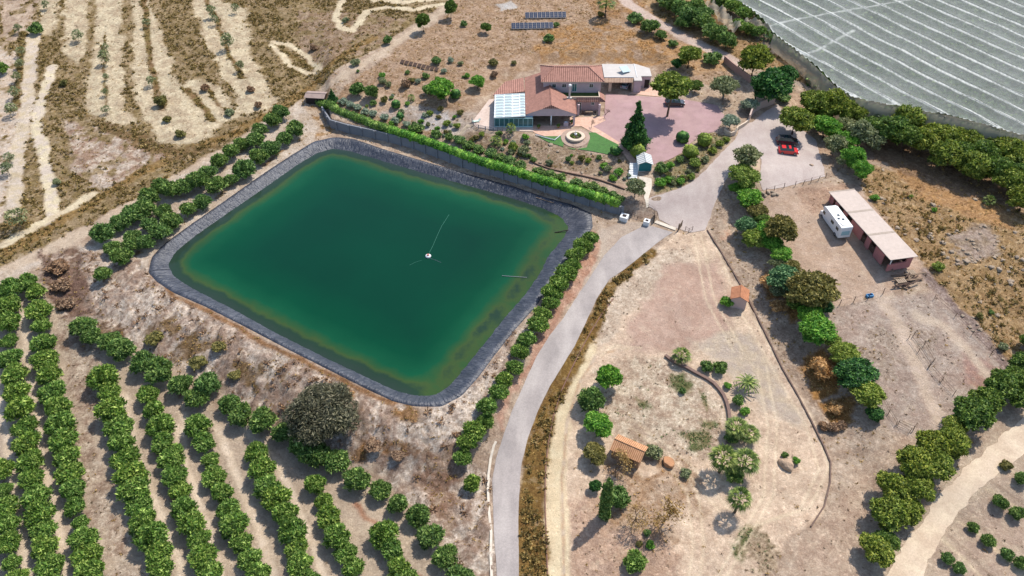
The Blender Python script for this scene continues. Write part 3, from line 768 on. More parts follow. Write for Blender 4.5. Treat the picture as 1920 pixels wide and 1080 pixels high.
FM = dict(
    citrus=foliage('citrus_leaves', S(48,80,30), S(98,134,54), S(160,184,98), var=.42),
    citrusd=foliage('dark_citrus_leaves', S(44,74,34), S(88,122,58), S(146,172,98), var=.4),
    pine=foliage('pine_needles', S(52,72,24), S(112,132,46), S(172,178,82), var=.3),
    pined=foliage('dark_pine_needles', S(42,68,28), S(84,114,44), S(136,156,72), var=.3),
    olive=foliage('olive_leaves', S(76,88,56), S(124,134,92), S(172,178,138), var=.3),
    grey=foliage('grey_leaves', S(92,108,88), S(138,154,128), S(184,194,168), var=.15),
    blue=foliage('blue_green_leaves', S(44,82,48), S(88,128,82), S(142,172,120), var=.15),
    deep=foliage('deep_green_leaves', S(22,56,26), S(48,94,42), S(104,148,70), var=.15),
    bright=foliage('bright_green_leaves', S(52,104,32), S(98,152,50), S(150,188,78), var=.25),
    lime=foliage('lime_leaves', S(78,102,36), S(120,142,54), S(172,182,92), var=.25),
    brown=foliage('brown_green_leaves', S(66,68,34), S(114,112,58), S(158,148,88), var=.3),
    orange=foliage('dry_orange_leaves', S(130,98,58), S(182,140,88), S(216,176,122), var=.1),
    dead=foliage('dead_brown_leaves', S(86,66,52), S(136,108,84), S(182,154,124), var=.3),
    tamar=foliage('grey_feathery_leaves', S(50,54,40), S(92,92,68), S(142,136,110), var=.1),
    palm=foliage('palm_leaves', S(52,72,28), S(94,114,48), S(150,160,84), var=.2, transl=.15),
    gold=foliage('straw_grass', S(120,94,50), S(164,134,78), S(202,172,112), var=.2),
    scrub=foliage('olive_scrub_leaves', S(84,74,38), S(130,112,64), S(168,146,92), var=.2),
    darks=foliage('dark_scrub_leaves', S(78,64,50), S(112,94,70), S(146,126,98), var=.2),
    weed=foliage('green_weed_leaves', S(62,84,44), S(98,118,66), S(140,150,92), var=.2),
)
M_BARK = simple('bark', S(128,104,84), .9, .35, 4, bmp=.4)
M_BARKG = simple('grey_bark', S(150,136,120), .9, .35, 4, bmp=.4)
M_BARKD = simple('dark_bark', S(92,72,60), .9, .35, 4, bmp=.4)

def cube_sphere(n=4):
    vs = {}; V = []; F = []
    def vid(p):
        k = tuple(np.round(p, 6))
        if k not in vs: vs[k] = len(V); V.append(np.array(p) / np.linalg.norm(p))
        return vs[k]
    for ax in range(3):
        for sg in (-1, 1):
            for i in range(n):
                for j in range(n):
                    q = []
                    for di, dj in ((0,0),(1,0),(1,1),(0,1)):
                        p = [0, 0, 0]; p[ax] = sg; p[(ax+1)%3] = -1 + 2*(i+di)/n; p[(ax+2)%3] = -1 + 2*(j+dj)/n
                        q.append(vid(p))
                    F.append(q if sg > 0 else q[::-1])
    return np.array(V), np.array(F)
CSV, CSF = cube_sphere(4)

def quads(P, Nr, size, rs, elong=1.0, tilt=.6, droop=0, spiky=0):
    n = len(P)
    Nn = Nr + rs.normal(0, tilt, (n, 3)); Nn /= np.linalg.norm(Nn, axis=1)[:, None] + 1e-9
    A = rs.normal(0, 1, (n, 3)); A[:, 2] -= droop
    A -= (A * Nn).sum(1)[:, None] * Nn; A /= np.linalg.norm(A, axis=1)[:, None] + 1e-9
    if spiky:
        q_ = rs.uniform(0, 1, n) < spiky
        A[q_] = (Nr + rs.normal(0, .35, Nr.shape))[q_]; A /= np.linalg.norm(A, axis=1)[:, None] + 1e-9
        Nn = np.cross(A, rs.normal(0, 1, A.shape)) * q_[:, None] + Nn * (~q_)[:, None]; Nn /= np.linalg.norm(Nn, axis=1)[:, None] + 1e-9
    B = np.cross(Nn, A)
    s = size * rs.uniform(.6, 1.35, n)[:, None]
    a = A * s * elong; b = B * s
    # a pointed leaf-cluster shape: kite
    V = np.stack([P - a, P - .15 * a + b * .8, P + a, P - .15 * a - b * .8], 1).reshape(-1, 3)
    F = np.arange(4 * n).reshape(n, 4)
    return V, F

def join(parts):
    Vs = []; Fs = []; o = 0
    for v, f in parts:
        Vs.append(v); Fs.append(f + o); o += len(v)
    return np.vstack(Vs), np.vstack(Fs)

def lobes_mesh(name, lobes, n, size, mat, rs, core=.74, elong=1.3, tilt=.6, droop=0, spiky=.4, stray=.12):
    L = np.array(lobes, float)      # cx cy cz rx ry rz
    area = (L[:, 3] * L[:, 5]); pr = area / area.sum()
    k = rs.choice(len(L), n, p=pr)
    D = rs.normal(0, 1, (n, 3)); D[:, 2] = np.where(D[:, 2] < -.3, -D[:, 2] * .6, D[:, 2]); D /= np.linalg.norm(D, axis=1)[:, None]
    rad = rs.uniform(.80, 1.04, n) + (rs.uniform(0, 1, n) < stray) * rs.uniform(0, .34, n)
    P = L[k, :3] + D * L[k, 3:6] * rad[:, None]
    keep = np.ones(n, bool)
    for q in range(len(L)):
        d = (((P - L[q, :3]) / L[q, 3:6]) ** 2).sum(1)
        keep &= (d > .60) | (k == q)
    P = P[keep]; D = D[keep]
    parts = [quads(P, D, size, rs, elong, tilt, droop, spiky)]
    if core > 0:
        for l in L:
            v = CSV * l[3:6] * core
            v = v * (1 + .16 * rs.normal(0, 1, (len(v), 1))) + l[:3]
            parts.append((v, CSF))
    V, F = join(parts)
    return mesh_np(name, V, F, mat)

def dome_lobes(rs, n=11, r=.42, spread=.62, zc=.75, zsq=.75, big=.72):
    L = [(0, 0, zc, big, big, big * zsq)]
    for i in range(n):
        a = i * 2.4 + rs.uniform(-.4, .4); e = rs.uniform(-.25, 1.2)
        rr = r * rs.uniform(.7, 1.2)
        L.append((spread * math.cos(a) * math.cos(e), spread * math.sin(a) * math.cos(e), zc + spread * zsq * math.sin(e), rr, rr, rr * rs.uniform(.75, 1)))
    return L

def trunk_mesh(name, mat, h, r0, rs, top=.35, limbs=4, spread=.45, lean=(0, 0)):
    m = MB()
    pts = [(0, 0, -.12)]
    for i in range(1, 6):
        t = i / 5
        pts.append((lean[0] * t + rs.uniform(-.02, .02), lean[1] * t + rs.uniform(-.02, .02), h * t))
    m.tube(pts, r0, 7, r0 * .55)
    for k in range(limbs):
        a = 6.283 * k / limbs + rs.uniform(-.5, .5)
        p0 = Vector(pts[4]); l = spread * rs.uniform(.7, 1.2)
        m.tube([p0, p0 + Vector((math.cos(a) * l * .5, math.sin(a) * l * .5, top * .45)), p0 + Vector((math.cos(a) * l, math.sin(a) * l, top))], r0 * .5, 5, r0 * .15)
    o = m.build(name, mat); me = o.data; bpy.data.objects.remove(o)
    return me

PROTO = {}
def proto(kind, crowns, trunks, ch, name, cat):
    PROTO[kind] = dict(c=crowns, t=trunks, ch=ch, name=name, cat=cat, i=0)

def RS(s): return np.random.RandomState(s)
# citrus: low domes reaching almost to the ground
for kd, mt in (('citrus', 'citrus'), ('citrusd', 'citrusd')):
    proto(kd, [lobes_mesh('crown', dome_lobes(RS(s), 14, .42, .62, .66, .82, .60), 3400, .068, FM[mt], RS(s + 50), core=.62, elong=2.1, tilt=.8, stray=.4, spiky=.55) for s in range(5)],
          [trunk_mesh('trunk', M_BARK, .45, .07, RS(3), .25, 4, .4)], .66, 'citrus_tree', 'citrus tree')
def clump_lobes(rs, n, spread, zlo, zhi, r, rzf=.7, top=.5):
    L = []
    for i in range(n):
        a = i * 2.399 + rs.uniform(-.3, .3); q = math.sqrt((i + .5) / n)
        z = zlo + (zhi - zlo) * (1 - q * q * (1 - top)) * rs.uniform(.75, 1)
        rr = r * rs.uniform(.75, 1.25)
        L.append((spread * q * math.cos(a), spread * q * math.sin(a), z, rr, rr, rr * rzf))
    for i in range(n // 2):
        a = rs.uniform(0, 6.28); q = rs.uniform(.3, .9) * spread
        L.append((q * math.cos(a), q * math.sin(a), zlo + (zhi - zlo) * rs.uniform(.05, .45), r, r, r * rzf))
    return L
for kd, mt in (('pine', 'pine'), ('pined', 'pined'), ('brownt', 'brown'), ('bluet', 'blue'), ('brightt', 'bright'), ('limet', 'lime'), ('deept', 'deep')):
    proto(kd, [lobes_mesh('crown', clump_lobes(RS(s + 9), 17, .74, .55, 1.7, .31, .72, .45), 5000, .05, FM[mt], RS(s + 80), core=.62, elong=1.9, tilt=.75) for s in range(3)],
          [trunk_mesh('trunk', M_BARKD, .95, .06, RS(s + 4), .5, 5, .5) for s in range(2)], 1.1,
          {'pine': 'pine_tree', 'pined': 'pine_tree'}.get(kd, 'leafy_tree'), {'pine': 'pine tree', 'pined': 'pine tree'}.get(kd, 'tree'))
for kd, mt in (('olive', 'olive'), ('greyt', 'grey')):
    proto(kd, [lobes_mesh('crown', clump_lobes(RS(s + 29), 13, .68, .6, 1.55, .32, .8, .5), 2600, .05, FM[mt], RS(s + 90), core=.5, elong=1.9, tilt=.9, stray=.35) for s in range(3)],
          [trunk_mesh('trunk', M_BARKG, .8, .08, RS(14), .5, 5, .5)], 1.1, 'olive_tree', 'olive tree')
proto('sapling', [lobes_mesh('crown', clump_lobes(RS(s + 129), 9, .62, .5, 1.7, .34, .9, .5), 520, .075, FM['olive'], RS(s + 190), core=0, elong=1.8, tilt=1.0, stray=.6) for s in range(3)],
      [trunk_mesh('trunk', M_BARKG, 1.0, .05, RS(14), .6, 6, .55)], 1.1, 'young_tree', 'young tree')
# umbrella pine on a long leaning trunk
proto('umbrella', [lobes_mesh('crown', [(l[0], l[1], l[2] + .75, *l[3:]) for l in clump_lobes(RS(41), 22, .78, .55, 1.25, .27, .75, .35)], 5200, .05, FM['pine'], RS(42), core=.62, elong=1.8, tilt=.75)],
      [trunk_mesh('trunk', M_BARK, 1.4, .055, RS(5), .45, 6, .6, lean=(.12, .08))], 1.65, 'umbrella_pine', 'pine tree')
# cypress and conifer
cyl = [(RS(i).uniform(-.25, .25), RS(i + 1).uniform(-.25, .25), .5 + i * .52, .8 - .045 * i if i < 9 else .45 - .09 * (i - 9), .8 - .045 * i if i < 9 else .45 - .09 * (i - 9), .75) for i in range(12)]
proto('cypress', [lobes_mesh('crown', cyl, 4200, .12, FM['citrusd'], RS(61), core=.8, elong=1.6, tilt=.5)], [trunk_mesh('trunk', M_BARKD, .6, .12, RS(6), .1, 2, .1)], 3.2, 'cypress_tree', 'cypress')
con = []
for k in range(9):
    z = .35 + k * .30; rr = 1.0 * (1 - k / 9.6)
    nb = max(3, int(9 * rr))
    for j in range(nb):
        a = 6.283 * j / nb + k * .9
        q_ = RS(k * 31 + j).uniform(.72, 1.25); con.append((rr * .66 * q_ * math.cos(a), rr * .66 * q_ * math.sin(a), z - .05 + RS(k * 7 + j).uniform(-.12, .1), .36 * rr + .06, .36 * rr + .06, .17 * rr + .09))
    con.append((0, 0, z, rr * .5 + .03, rr * .5 + .03, .3))
proto('conifer', [lobes_mesh('crown', con, 6500, .05, FM['deep'], RS(71), core=.7, elong=1.9, tilt=.6, droop=.6)], [trunk_mesh('trunk', M_BARKD, 2.4, .08, RS(7), .1, 3, .1)], 1.2, 'conifer_tree', 'conifer')
proto('conifer2', [lobes_mesh('crown', con, 6500, .05, FM['bright'], RS(72), core=.7, elong=1.9, tilt=.6, droop=.6)], [trunk_mesh('trunk', M_BARKD, 2.4, .08, RS(7), .1, 3, .1)], 1.2, 'conifer_tree', 'conifer')
# shrubs: a single mesh each
for kd, mt, sz in (('shrub', 'citrusd', .09), ('shrubl', 'lime', .09), ('shrubo', 'olive', .08), ('shrubb', 'brown', .09), ('shrubr', 'dead', .09), ('shrubg', 'bright', .09), ('dry', 'orange', .07), ('shrubw', 'grey', .08)):
    proto(kd, [lobes_mesh('shrub', dome_lobes(RS(s + 100), 9, .42, .6, .55, .8, .62), 900, sz, FM[mt], RS(s + 150), elong=1.6, tilt=.8, stray=.3) for s in range(3)], None, .5, 'shrub', 'shrub')
proto('topiary', [lobes_mesh('shrub', [(0, 0, .8, .96, .96, .92), (.1, 0, .9, .85, .85, .85), (-.1, .1, .7, .88, .88, .8)], 2200, .06, FM['deep'], RS(171), core=.93, elong=1.1, tilt=.35, stray=0, spiky=0)], None, .8, 'topiary_bush', 'clipped bush')
proto('ballg', [lobes_mesh('shrub', [(0, 0, .8, .95, .95, .92), (.15, 0, .85, .85, .85, .85), (-.1, .15, .75, .88, .88, .8)], 2200, .06, FM['lime'], RS(172), core=.92, elong=1.2, tilt=.45, stray=.05)], None, .8, 'round_bush', 'clipped bush')
# big feathery tamarisk
tam = clump_lobes(RS(181), 26, .78, .25, 1.25, .26, .9, .4)
proto('tamarisk', [lobes_mesh('crown', tam, 17000, .020, FM['tamar'], RS(182), core=.5, elong=2.8, tilt=1.0, stray=.6)], [trunk_mesh('trunk', M_BARKD, .5, .05, RS(8), .4, 6, .5)], .8, 'tamarisk_tree', 'tree')

# palms -------------------------------------------------------------
def fan_palm(seed, n=30, th=1.6):
    rs = RS(seed); V = []; F = []
    for i in range(n):
        a = i * 2.399; e = 1.25 - 1.75 * (i / n) + rs.uniform(-.1, .1)
        d = Vector((math.cos(a) * math.cos(e), math.sin(a) * math.cos(e), math.sin(e)))
        c0 = Vector((0, 0, th)); c1 = c0 + d * .48
        side = d.cross(Vector((0, 0, 1)));
        if side.length < .1: side = Vector((1, 0, 0))
        side.normalize(); up = side.cross(d)
        def q(p1, p2, p3, p4):
            o = len(V); V.extend([tuple(p1), tuple(p2), tuple(p3), tuple(p4)]); F.append((o, o + 1, o + 2, o + 3))
        q(c0 - side * .02, c0 + side * .02, c1 + side * .015, c1 - side * .015)
        for b_ in range(9):
            t = (b_ - 4) / 4 * .85
            dd = (d * math.cos(t) + side * math.sin(t)).normalized()
            L = .60 * (1 - .15 * abs(t)) * rs.uniform(.9, 1.1)
            tip = c1 + dd * L - Vector((0, 0, .16 + .1 * rs.rand()))
            mid = c1 + dd * L * .55
            w_ = up.cross(dd).normalized() * .035
            q(c1, mid + w_, tip, mid - w_)
    return mesh_np('crown', np.array(V), np.array(F), FM['palm'])
def date_palm(seed, n=30, th=.7):
    rs = RS(seed); V = []; F = []
    for i in range(n):
        a = i * 2.399; e = 1.3 - 1.2 * (i / n)
        c0 = Vector((0, 0, th)); pts = []
        for k in range(7):
            t = k / 6; el = e - 1.5 * t * t
            pts.append(c0 + Vector((math.cos(a), math.sin(a), 0)) * (t * math.cos(e * .6)) + Vector((0, 0, math.sin(e) * t * .75 - .55 * t * t)))
        side = Vector((-math.sin(a), math.cos(a), 0))
        for k in range(6):
            wa, wb = .075 * (1 - k / 6) + .02, .075 * (1 - (k + 1) / 6) + .015
            o = len(V); V.extend([tuple(pts[k] - side * wa), tuple(pts[k] + side * wa), tuple(pts[k + 1] + side * wb), tuple(pts[k + 1] - side * wb)]); F.append((o, o + 1, o + 2, o + 3))
            for sg in (-1, 1):
                for h_ in (.2,):
                    p = pts[k].lerp(pts[k + 1], h_); q = pts[k].lerp(pts[k + 1], min(1, h_ + .22))
                    L = .10 * (1 - .45 * (k / 6)) + .03
                    tip = q + side * sg * L - Vector((0, 0, .04)) + (pts[k + 1] - pts[k]) * .4
                    o = len(V); V.extend([tuple(p), tuple(q), tuple(tip), tuple((tip + side * 0).lerp(p, .75) + side * sg * L * .15)]); F.append((o, o + 1, o + 2, o + 3))
    return mesh_np('crown', np.array(V), np.array(F), FM['palm'])
proto('fanpalm', [fan_palm(s) for s in (1, 2, 3)], [trunk_mesh('trunk', M_BARK, 1.6, .13, RS(3), .02, 2, .05)], 1.6, 'fan_palm', 'palm tree')
proto('fanpalml', [fan_palm(4, 24, .8)], [trunk_mesh('trunk', M_BARK, .8, .14, RS(3), .02, 2, .05)], .8, 'fan_palm', 'palm tree')
proto('datepalm', [date_palm(5)], [trunk_mesh('trunk', M_BARK, .7, .09, RS(3), .02, 2, .05)], .75, 'date_palm', 'palm tree')

# bare trees ----------------------------------------------------------
def bare_tree(seed, h=1.0, lean=(.2, .3), depth=4, leaves=FM['gold'], nl=650):
    rs = RS(seed); m = MB(); tips = []
    def grow(p, d, L, r, k):
        q = p + d * L * .5 + Vector((rs.uniform(-.05, .05) * L, rs.uniform(-.05, .05) * L, 0)); e = p + d * L
        m.tube([p, q, e], r, 4 if k > 1 else 6, r * .6)
        if k >= depth: tips.append(e); return
        for _ in range(3 if k else 4):
            a = Vector((rs.normal(), rs.normal(), rs.normal() * .6)).normalized()
            nd = (d + a * .75).normalized(); nd.z = max(nd.z, .05)
            grow(e, nd.normalized(), L * rs.uniform(.6, .82), r * .66, k + 1)
    grow(Vector((0, 0, -.1)), Vector((lean[0], lean[1], 1)).normalized(), h * .55, .05, 0)
    o = m.build('b', M_BARK); me = o.data; bpy.data.objects.remove(o)
    T_ = np.array(tips); P = T_[rs.randint(0, len(T_), nl)] + rs.normal(0, .12, (nl, 3))
    v, f = quads(P, rs.normal(0, 1, (nl, 3)), .03, rs, 2.2, 1)
    return me, mesh_np('crown', v, f, leaves)
bt = [bare_tree(201, 1.1, (.25, .35)), bare_tree(205, 1.1, (-.1, .3)), bare_tree(209, 1.0, (.1, .1))]
PROTO['bare'] = dict(c=[b_[1] for b_ in bt], t=[b_[0] for b_ in bt], ch=.8, name='bare_tree', cat='bare tree', i=0)

LABELS = {}
rp_ = np.random.RandomState(99)
def metres(px, py, r):
    g = G(px, py)
    dep = g.y * math.cos(PITCH) + (H0 - g.z) * math.sin(PITCH)
    return r * dep / FPX
def plant(kind, px, py, rpx, label, group=None, zs=1.0, cat=None, name=None, rot=None, var=None):
    p = PROTO[kind]
    r = metres(px, py, rpx) * rp_.uniform(.96, 1.04)
    zc = p['ch'] * r * zs
    g = G(px, py, zc)
    i = p['i'] if var is None else var; p['i'] += 1
    rot = rp_.uniform(0, 6.28) if rot is None else rot
    nm = name or p['name']; ct = cat or p['cat']
    if p['t'] is None:
        o = link(nm, p['c'][i % len(p['c'])], None, (g.x, g.y, g.z - .05), rot)
    else:
        o = bpy.data.objects.new(nm, None); C.objects.link(o)
        o.location = (g.x, g.y, g.z - .05); o.rotation_euler = (0, 0, rot)
        link('crown', p['c'][i % len(p['c'])], o); link('trunk', p['t'][i % len(p['t'])], o)
    o.scale = (r, r * rp_.uniform(.92, 1.08), r * zs)
    tag(o, label, ct, group)
    return o

ORD = ['', 'first', 'second', 'third', 'fourth', 'fifth', 'sixth', 'seventh', 'eighth', 'ninth', 'tenth', 'eleventh', 'twelfth', 'thirteenth', 'fourteenth', 'fifteenth', 'sixteenth', 'seventeenth', 'eighteenth', 'nineteenth', 'twentieth', 'twenty-first', 'twenty-second', 'twenty-third', 'twenty-fourth', 'twenty-fifth', 'twenty-sixth', 'twenty-seventh', 'twenty-eighth', 'twenty-ninth', 'thirtieth']
def row(pts, step, r0, r1, rowname, kind='citrus', adj='leafy green', group='citrus trees in the orchard', dens=True, kinds=None, zs=1.0, end='top'):
    """trees at even distances along a polyline of photo points"""
    if dens:
        P = np.array(pts, float); d = np.r_[0, np.cumsum(np.hypot(*np.diff(P, axis=0).T))]
        n = max(2, int(round(d[-1] / step)) + 1); t = np.linspace(0, d[-1], n)
        Q = np.column_stack([np.interp(t, d, P[:, 0]), np.interp(t, d, P[:, 1])])
    else: Q = np.array(pts, float)
    n = len(Q)
    for i, (x, y) in enumerate(Q):
        r = (r0 + (r1 - r0) * i / max(1, n - 1)) * rp_.uniform(.76, 1.04) * (1 if dens else .96)
        if dens and rp_.uniform() < .05: r *= .7
        kd = kind if kinds is None else kinds[i % len(kinds)]
        plant(kd, x + rp_.uniform(-2, 2), y + rp_.uniform(-2, 2), r, f'{adj} citrus tree, {ORD[i + 1]} from {end} in the {rowname}', group, zs=zs * rp_.uniform(.9, 1.1))
# ------------------------------------------------------------------ orchards
row([(4,885),(6,930),(14,985),(20,1040),(28,1090)], 34, 23, 25, 'leftmost orchard row')
row([(14,575),(14,610),(18,665),(25,700),(33,740),(43,777),(53,837),(57,887),(70,933),(77,980),(85,1020),(95,1067),(100,1095)], 33, 25, 26, 'second orchard row')
row([(22,542),(62,530),(67,553),(73,587),(77,623),(85,660),(93,707),(97,730),(108,757),(115,783),(117,813),(120,843),(130,880),(133,913),(142,953),(155,995),(160,1037),(167,1075)], 32, 22, 28, 'third orchard row')
row([(197,712),(207,750),(213,777),(223,807),(230,843),(243,877),(253,910),(260,947),(267,973),(277,995),(295,1030),(302,1070)], 32, 26, 30, 'fourth orchard row')
row([(275,742),(290,770),(303,800),(310,833),(323,863),(328,890),(337,912),(340,940),(357,977),(370,1013),(383,1040),(392,1075)], 32, 24, 28, 'fifth orchard row')
row([(370,800),(383,830),(397,860),(403,900),(423,933),(433,967),(450,1013),(467,1047),(485,1080)], 33, 27, 27, 'sixth orchard row')
row([(480,850),(490,880),(500,913),(527,950),(547,993),(557,1027),(566,1060),(575,1090)], 33, 26, 27, 'seventh orchard row')
row([(588,911),(610,947),(625,985),(642,1030),(663,1068)], 34, 21, 27, 'eighth orchard row')
row([(720,1003),(735,1030),(747,1062),(760,1095)], 32, 25, 27, 'short last orchard row')
row([(155,615),(175,632),(207,642),(230,655),(268,683),(302,698),(338,722),(372,745),(388,725),(430,760),(453,780),(490,793),(530,813),(563,837),(590,855),(631,867),(671,900),(713,922),(747,945),(783,968),(807,1010),(832,1046),(860,1085)], 30, 26, 28, 'row at the bank foot', 'citrusd', dens=False, end='left', group='citrus trees at the foot of the bank')
row([(1107,450),(1092,463),(1080,480),(1073,500),(1060,515),(1045,535),(1034,553),(1030,572),(1016,592),(1006,612),(990,640),(975,662),(965,690),(948,712),(934,738),(916,764),(910,790),(892,812),(876,830),(866,858),(887,908)], 22, 20, 23, 'row between pond and asphalt road', 'citrus', dens=False, group='citrus trees between pond and road')
row([(527,212),(510,228),(490,245),(478,262),(455,272),(432,287),(413,305),(388,326),(370,342),(345,352),(322,360),(300,352),(283,372),(270,392),(250,402),(228,420),(195,440)], 22, 18, 24, 'upper row left of pond', 'citrusd', dens=False, group='citrus trees northwest of the pond', adj='bushy')
row([(553,245),(535,262),(510,278),(484,296),(458,318),(432,338),(405,352),(380,378),(352,396),(322,418),(300,438),(272,455),(248,460),(228,482)], 22, 19, 22, 'lower row left of pond', 'citrusd', dens=False, group='citrus trees northwest of the pond', adj='bushy')
row([(304,398),(278,424),(245,446),(213,468)], 22, 17, 18, 'short middle row left of pond', 'citrusd', dens=False, group='citrus trees northwest of the pond', adj='bushy')
plant('citrusd', 193, 516, 17, 'lone scruffy citrus tree on bare ground left of the pond corner')
for i, (x, y, r) in enumerate([(1875,942,14),(1907,964,14),(1825,990,12),(1852,1015,13),(1887,1040,13),(1916,1058,13),(1775,1047,12),(1798,1067,13),(1916,898,13)]):
    plant('citrusd', x, y, r, f'young citrus tree in the lower right field, {ORD[i + 1]} in reading order by rows'.replace(' by rows', ''), 'young citrus trees beyond the dirt road')
plant('shrubb', 1887, 873, 12, 'browning young tree in the lower right field beside the dirt road')

# ------------------------------------------------------------------ upper left young trees
UL = [('shrub',67,55,14,1.1,'dense round dark green bush alone beside the pale tracks, top left'),
      ('sapling',33,53,10,1,'thin olive tree left of the dense round bush'),('sapling',38,95,10,1,'grey-green olive tree highest in the left track row'),
      ('sapling',36,118,10,1,'grey-green olive tree second in the left track row'),('sapling',30,143,11,1,'grey-green olive tree third in the left track row'),
      ('sapling',27,172,12,1,'grey-green olive tree fourth in the left track row'),('sapling',21,203,14,1,'grey-green olive tree lowest in the left track row'),
      ('sapling',12,315,14,1,'scraggly olive tree at the left edge above the path'),('sapling',30,408,22,1,'large scraggly olive tree above the dirt path, left edge'),
      ('sapling',16,295,12,1,'small scraggly olive tree at the left edge'),('citrus',0,130,14,1,'bright green tree cut by the left edge of the picture'),
      ('sapling',195,105,12,1.2,'spindly olive tree in the middle of the widest pale strip'),('sapling',198,88,8,1.2,'small spindly tree above another in the widest pale strip'),
      ('sapling',198,143,6,1.2,'tiny sapling in the widest pale strip'),('sapling',196,172,8,1,'grey sapling low in the widest pale strip'),('sapling',198,205,9,1,'low sapling near the foot of the widest pale strip'),
      ('sapling',144,65,12,1,'twiggy sapling in the second pale strip'),('sapling',85,8,9,1,'sapling at the top edge of the picture, far left'),
      ('sapling',274,42,9,1,'sapling at the top of the third pale strip'),('sapling',282,150,10,1.1,'sapling halfway down the third pale strip'),
      ('shrubb',302,192,12,1.2,'yellow-green shrub pair low in the third pale strip'),('shrubb',313,224,8,1,'brown shrub below the yellow-green pair'),('shrubb',338,252,10,1,'brown shrub at the foot of the third pale strip'),
      ('sapling',396,20,11,1.2,'olive tree at the top of the fourth pale strip'),('sapling',402,36,9,1.2,'olive tree just below the topmost in the fourth pale strip'),
      ('sapling',425,75,14,1.3,'tallest olive tree casting a shadow in the fourth pale strip'),('sapling',450,122,9,1.3,'slim olive tree below the tallest in the fourth pale strip'),
      ('shrubr',470,168,8,1,'dead brown bush in the fourth pale strip'),('shrubr',485,198,8,1,'dead brown bush at the foot of the fourth pale strip'),
      ('sapling',441,14,8,1.3,'slim sapling right of the fourth pale strip row'),('shrubo',430,212,9,1,'olive shrub at the end of the curved pale strip'),('shrubr',385,165,9,1,'brown shrub in the curved pale strip'),
      ('shrubb',120,157,7,1.2,'small green shrub below the second pale strip'),('shrubo',106,342,8,1,'small olive shrub low in the left scrub'),
      ('shrubo',667,118,9,1,'dark round shrub beside the dirt path above the hedge'),('shrub',727,77,9,1.2,'dark green shrub beside the dirt path below the tall trees'),
      ('shrubr',588,90,8,1,'brown shrub beside the looped pale track'),('shrubo',648,38,7,1,'small shrub inside the pale clearing at the top')]
for k_, x, y, r, zs, l in UL: plant(k_, x, y, r, l, zs=zs, name=('bush' if k_.startswith('shr') else None))

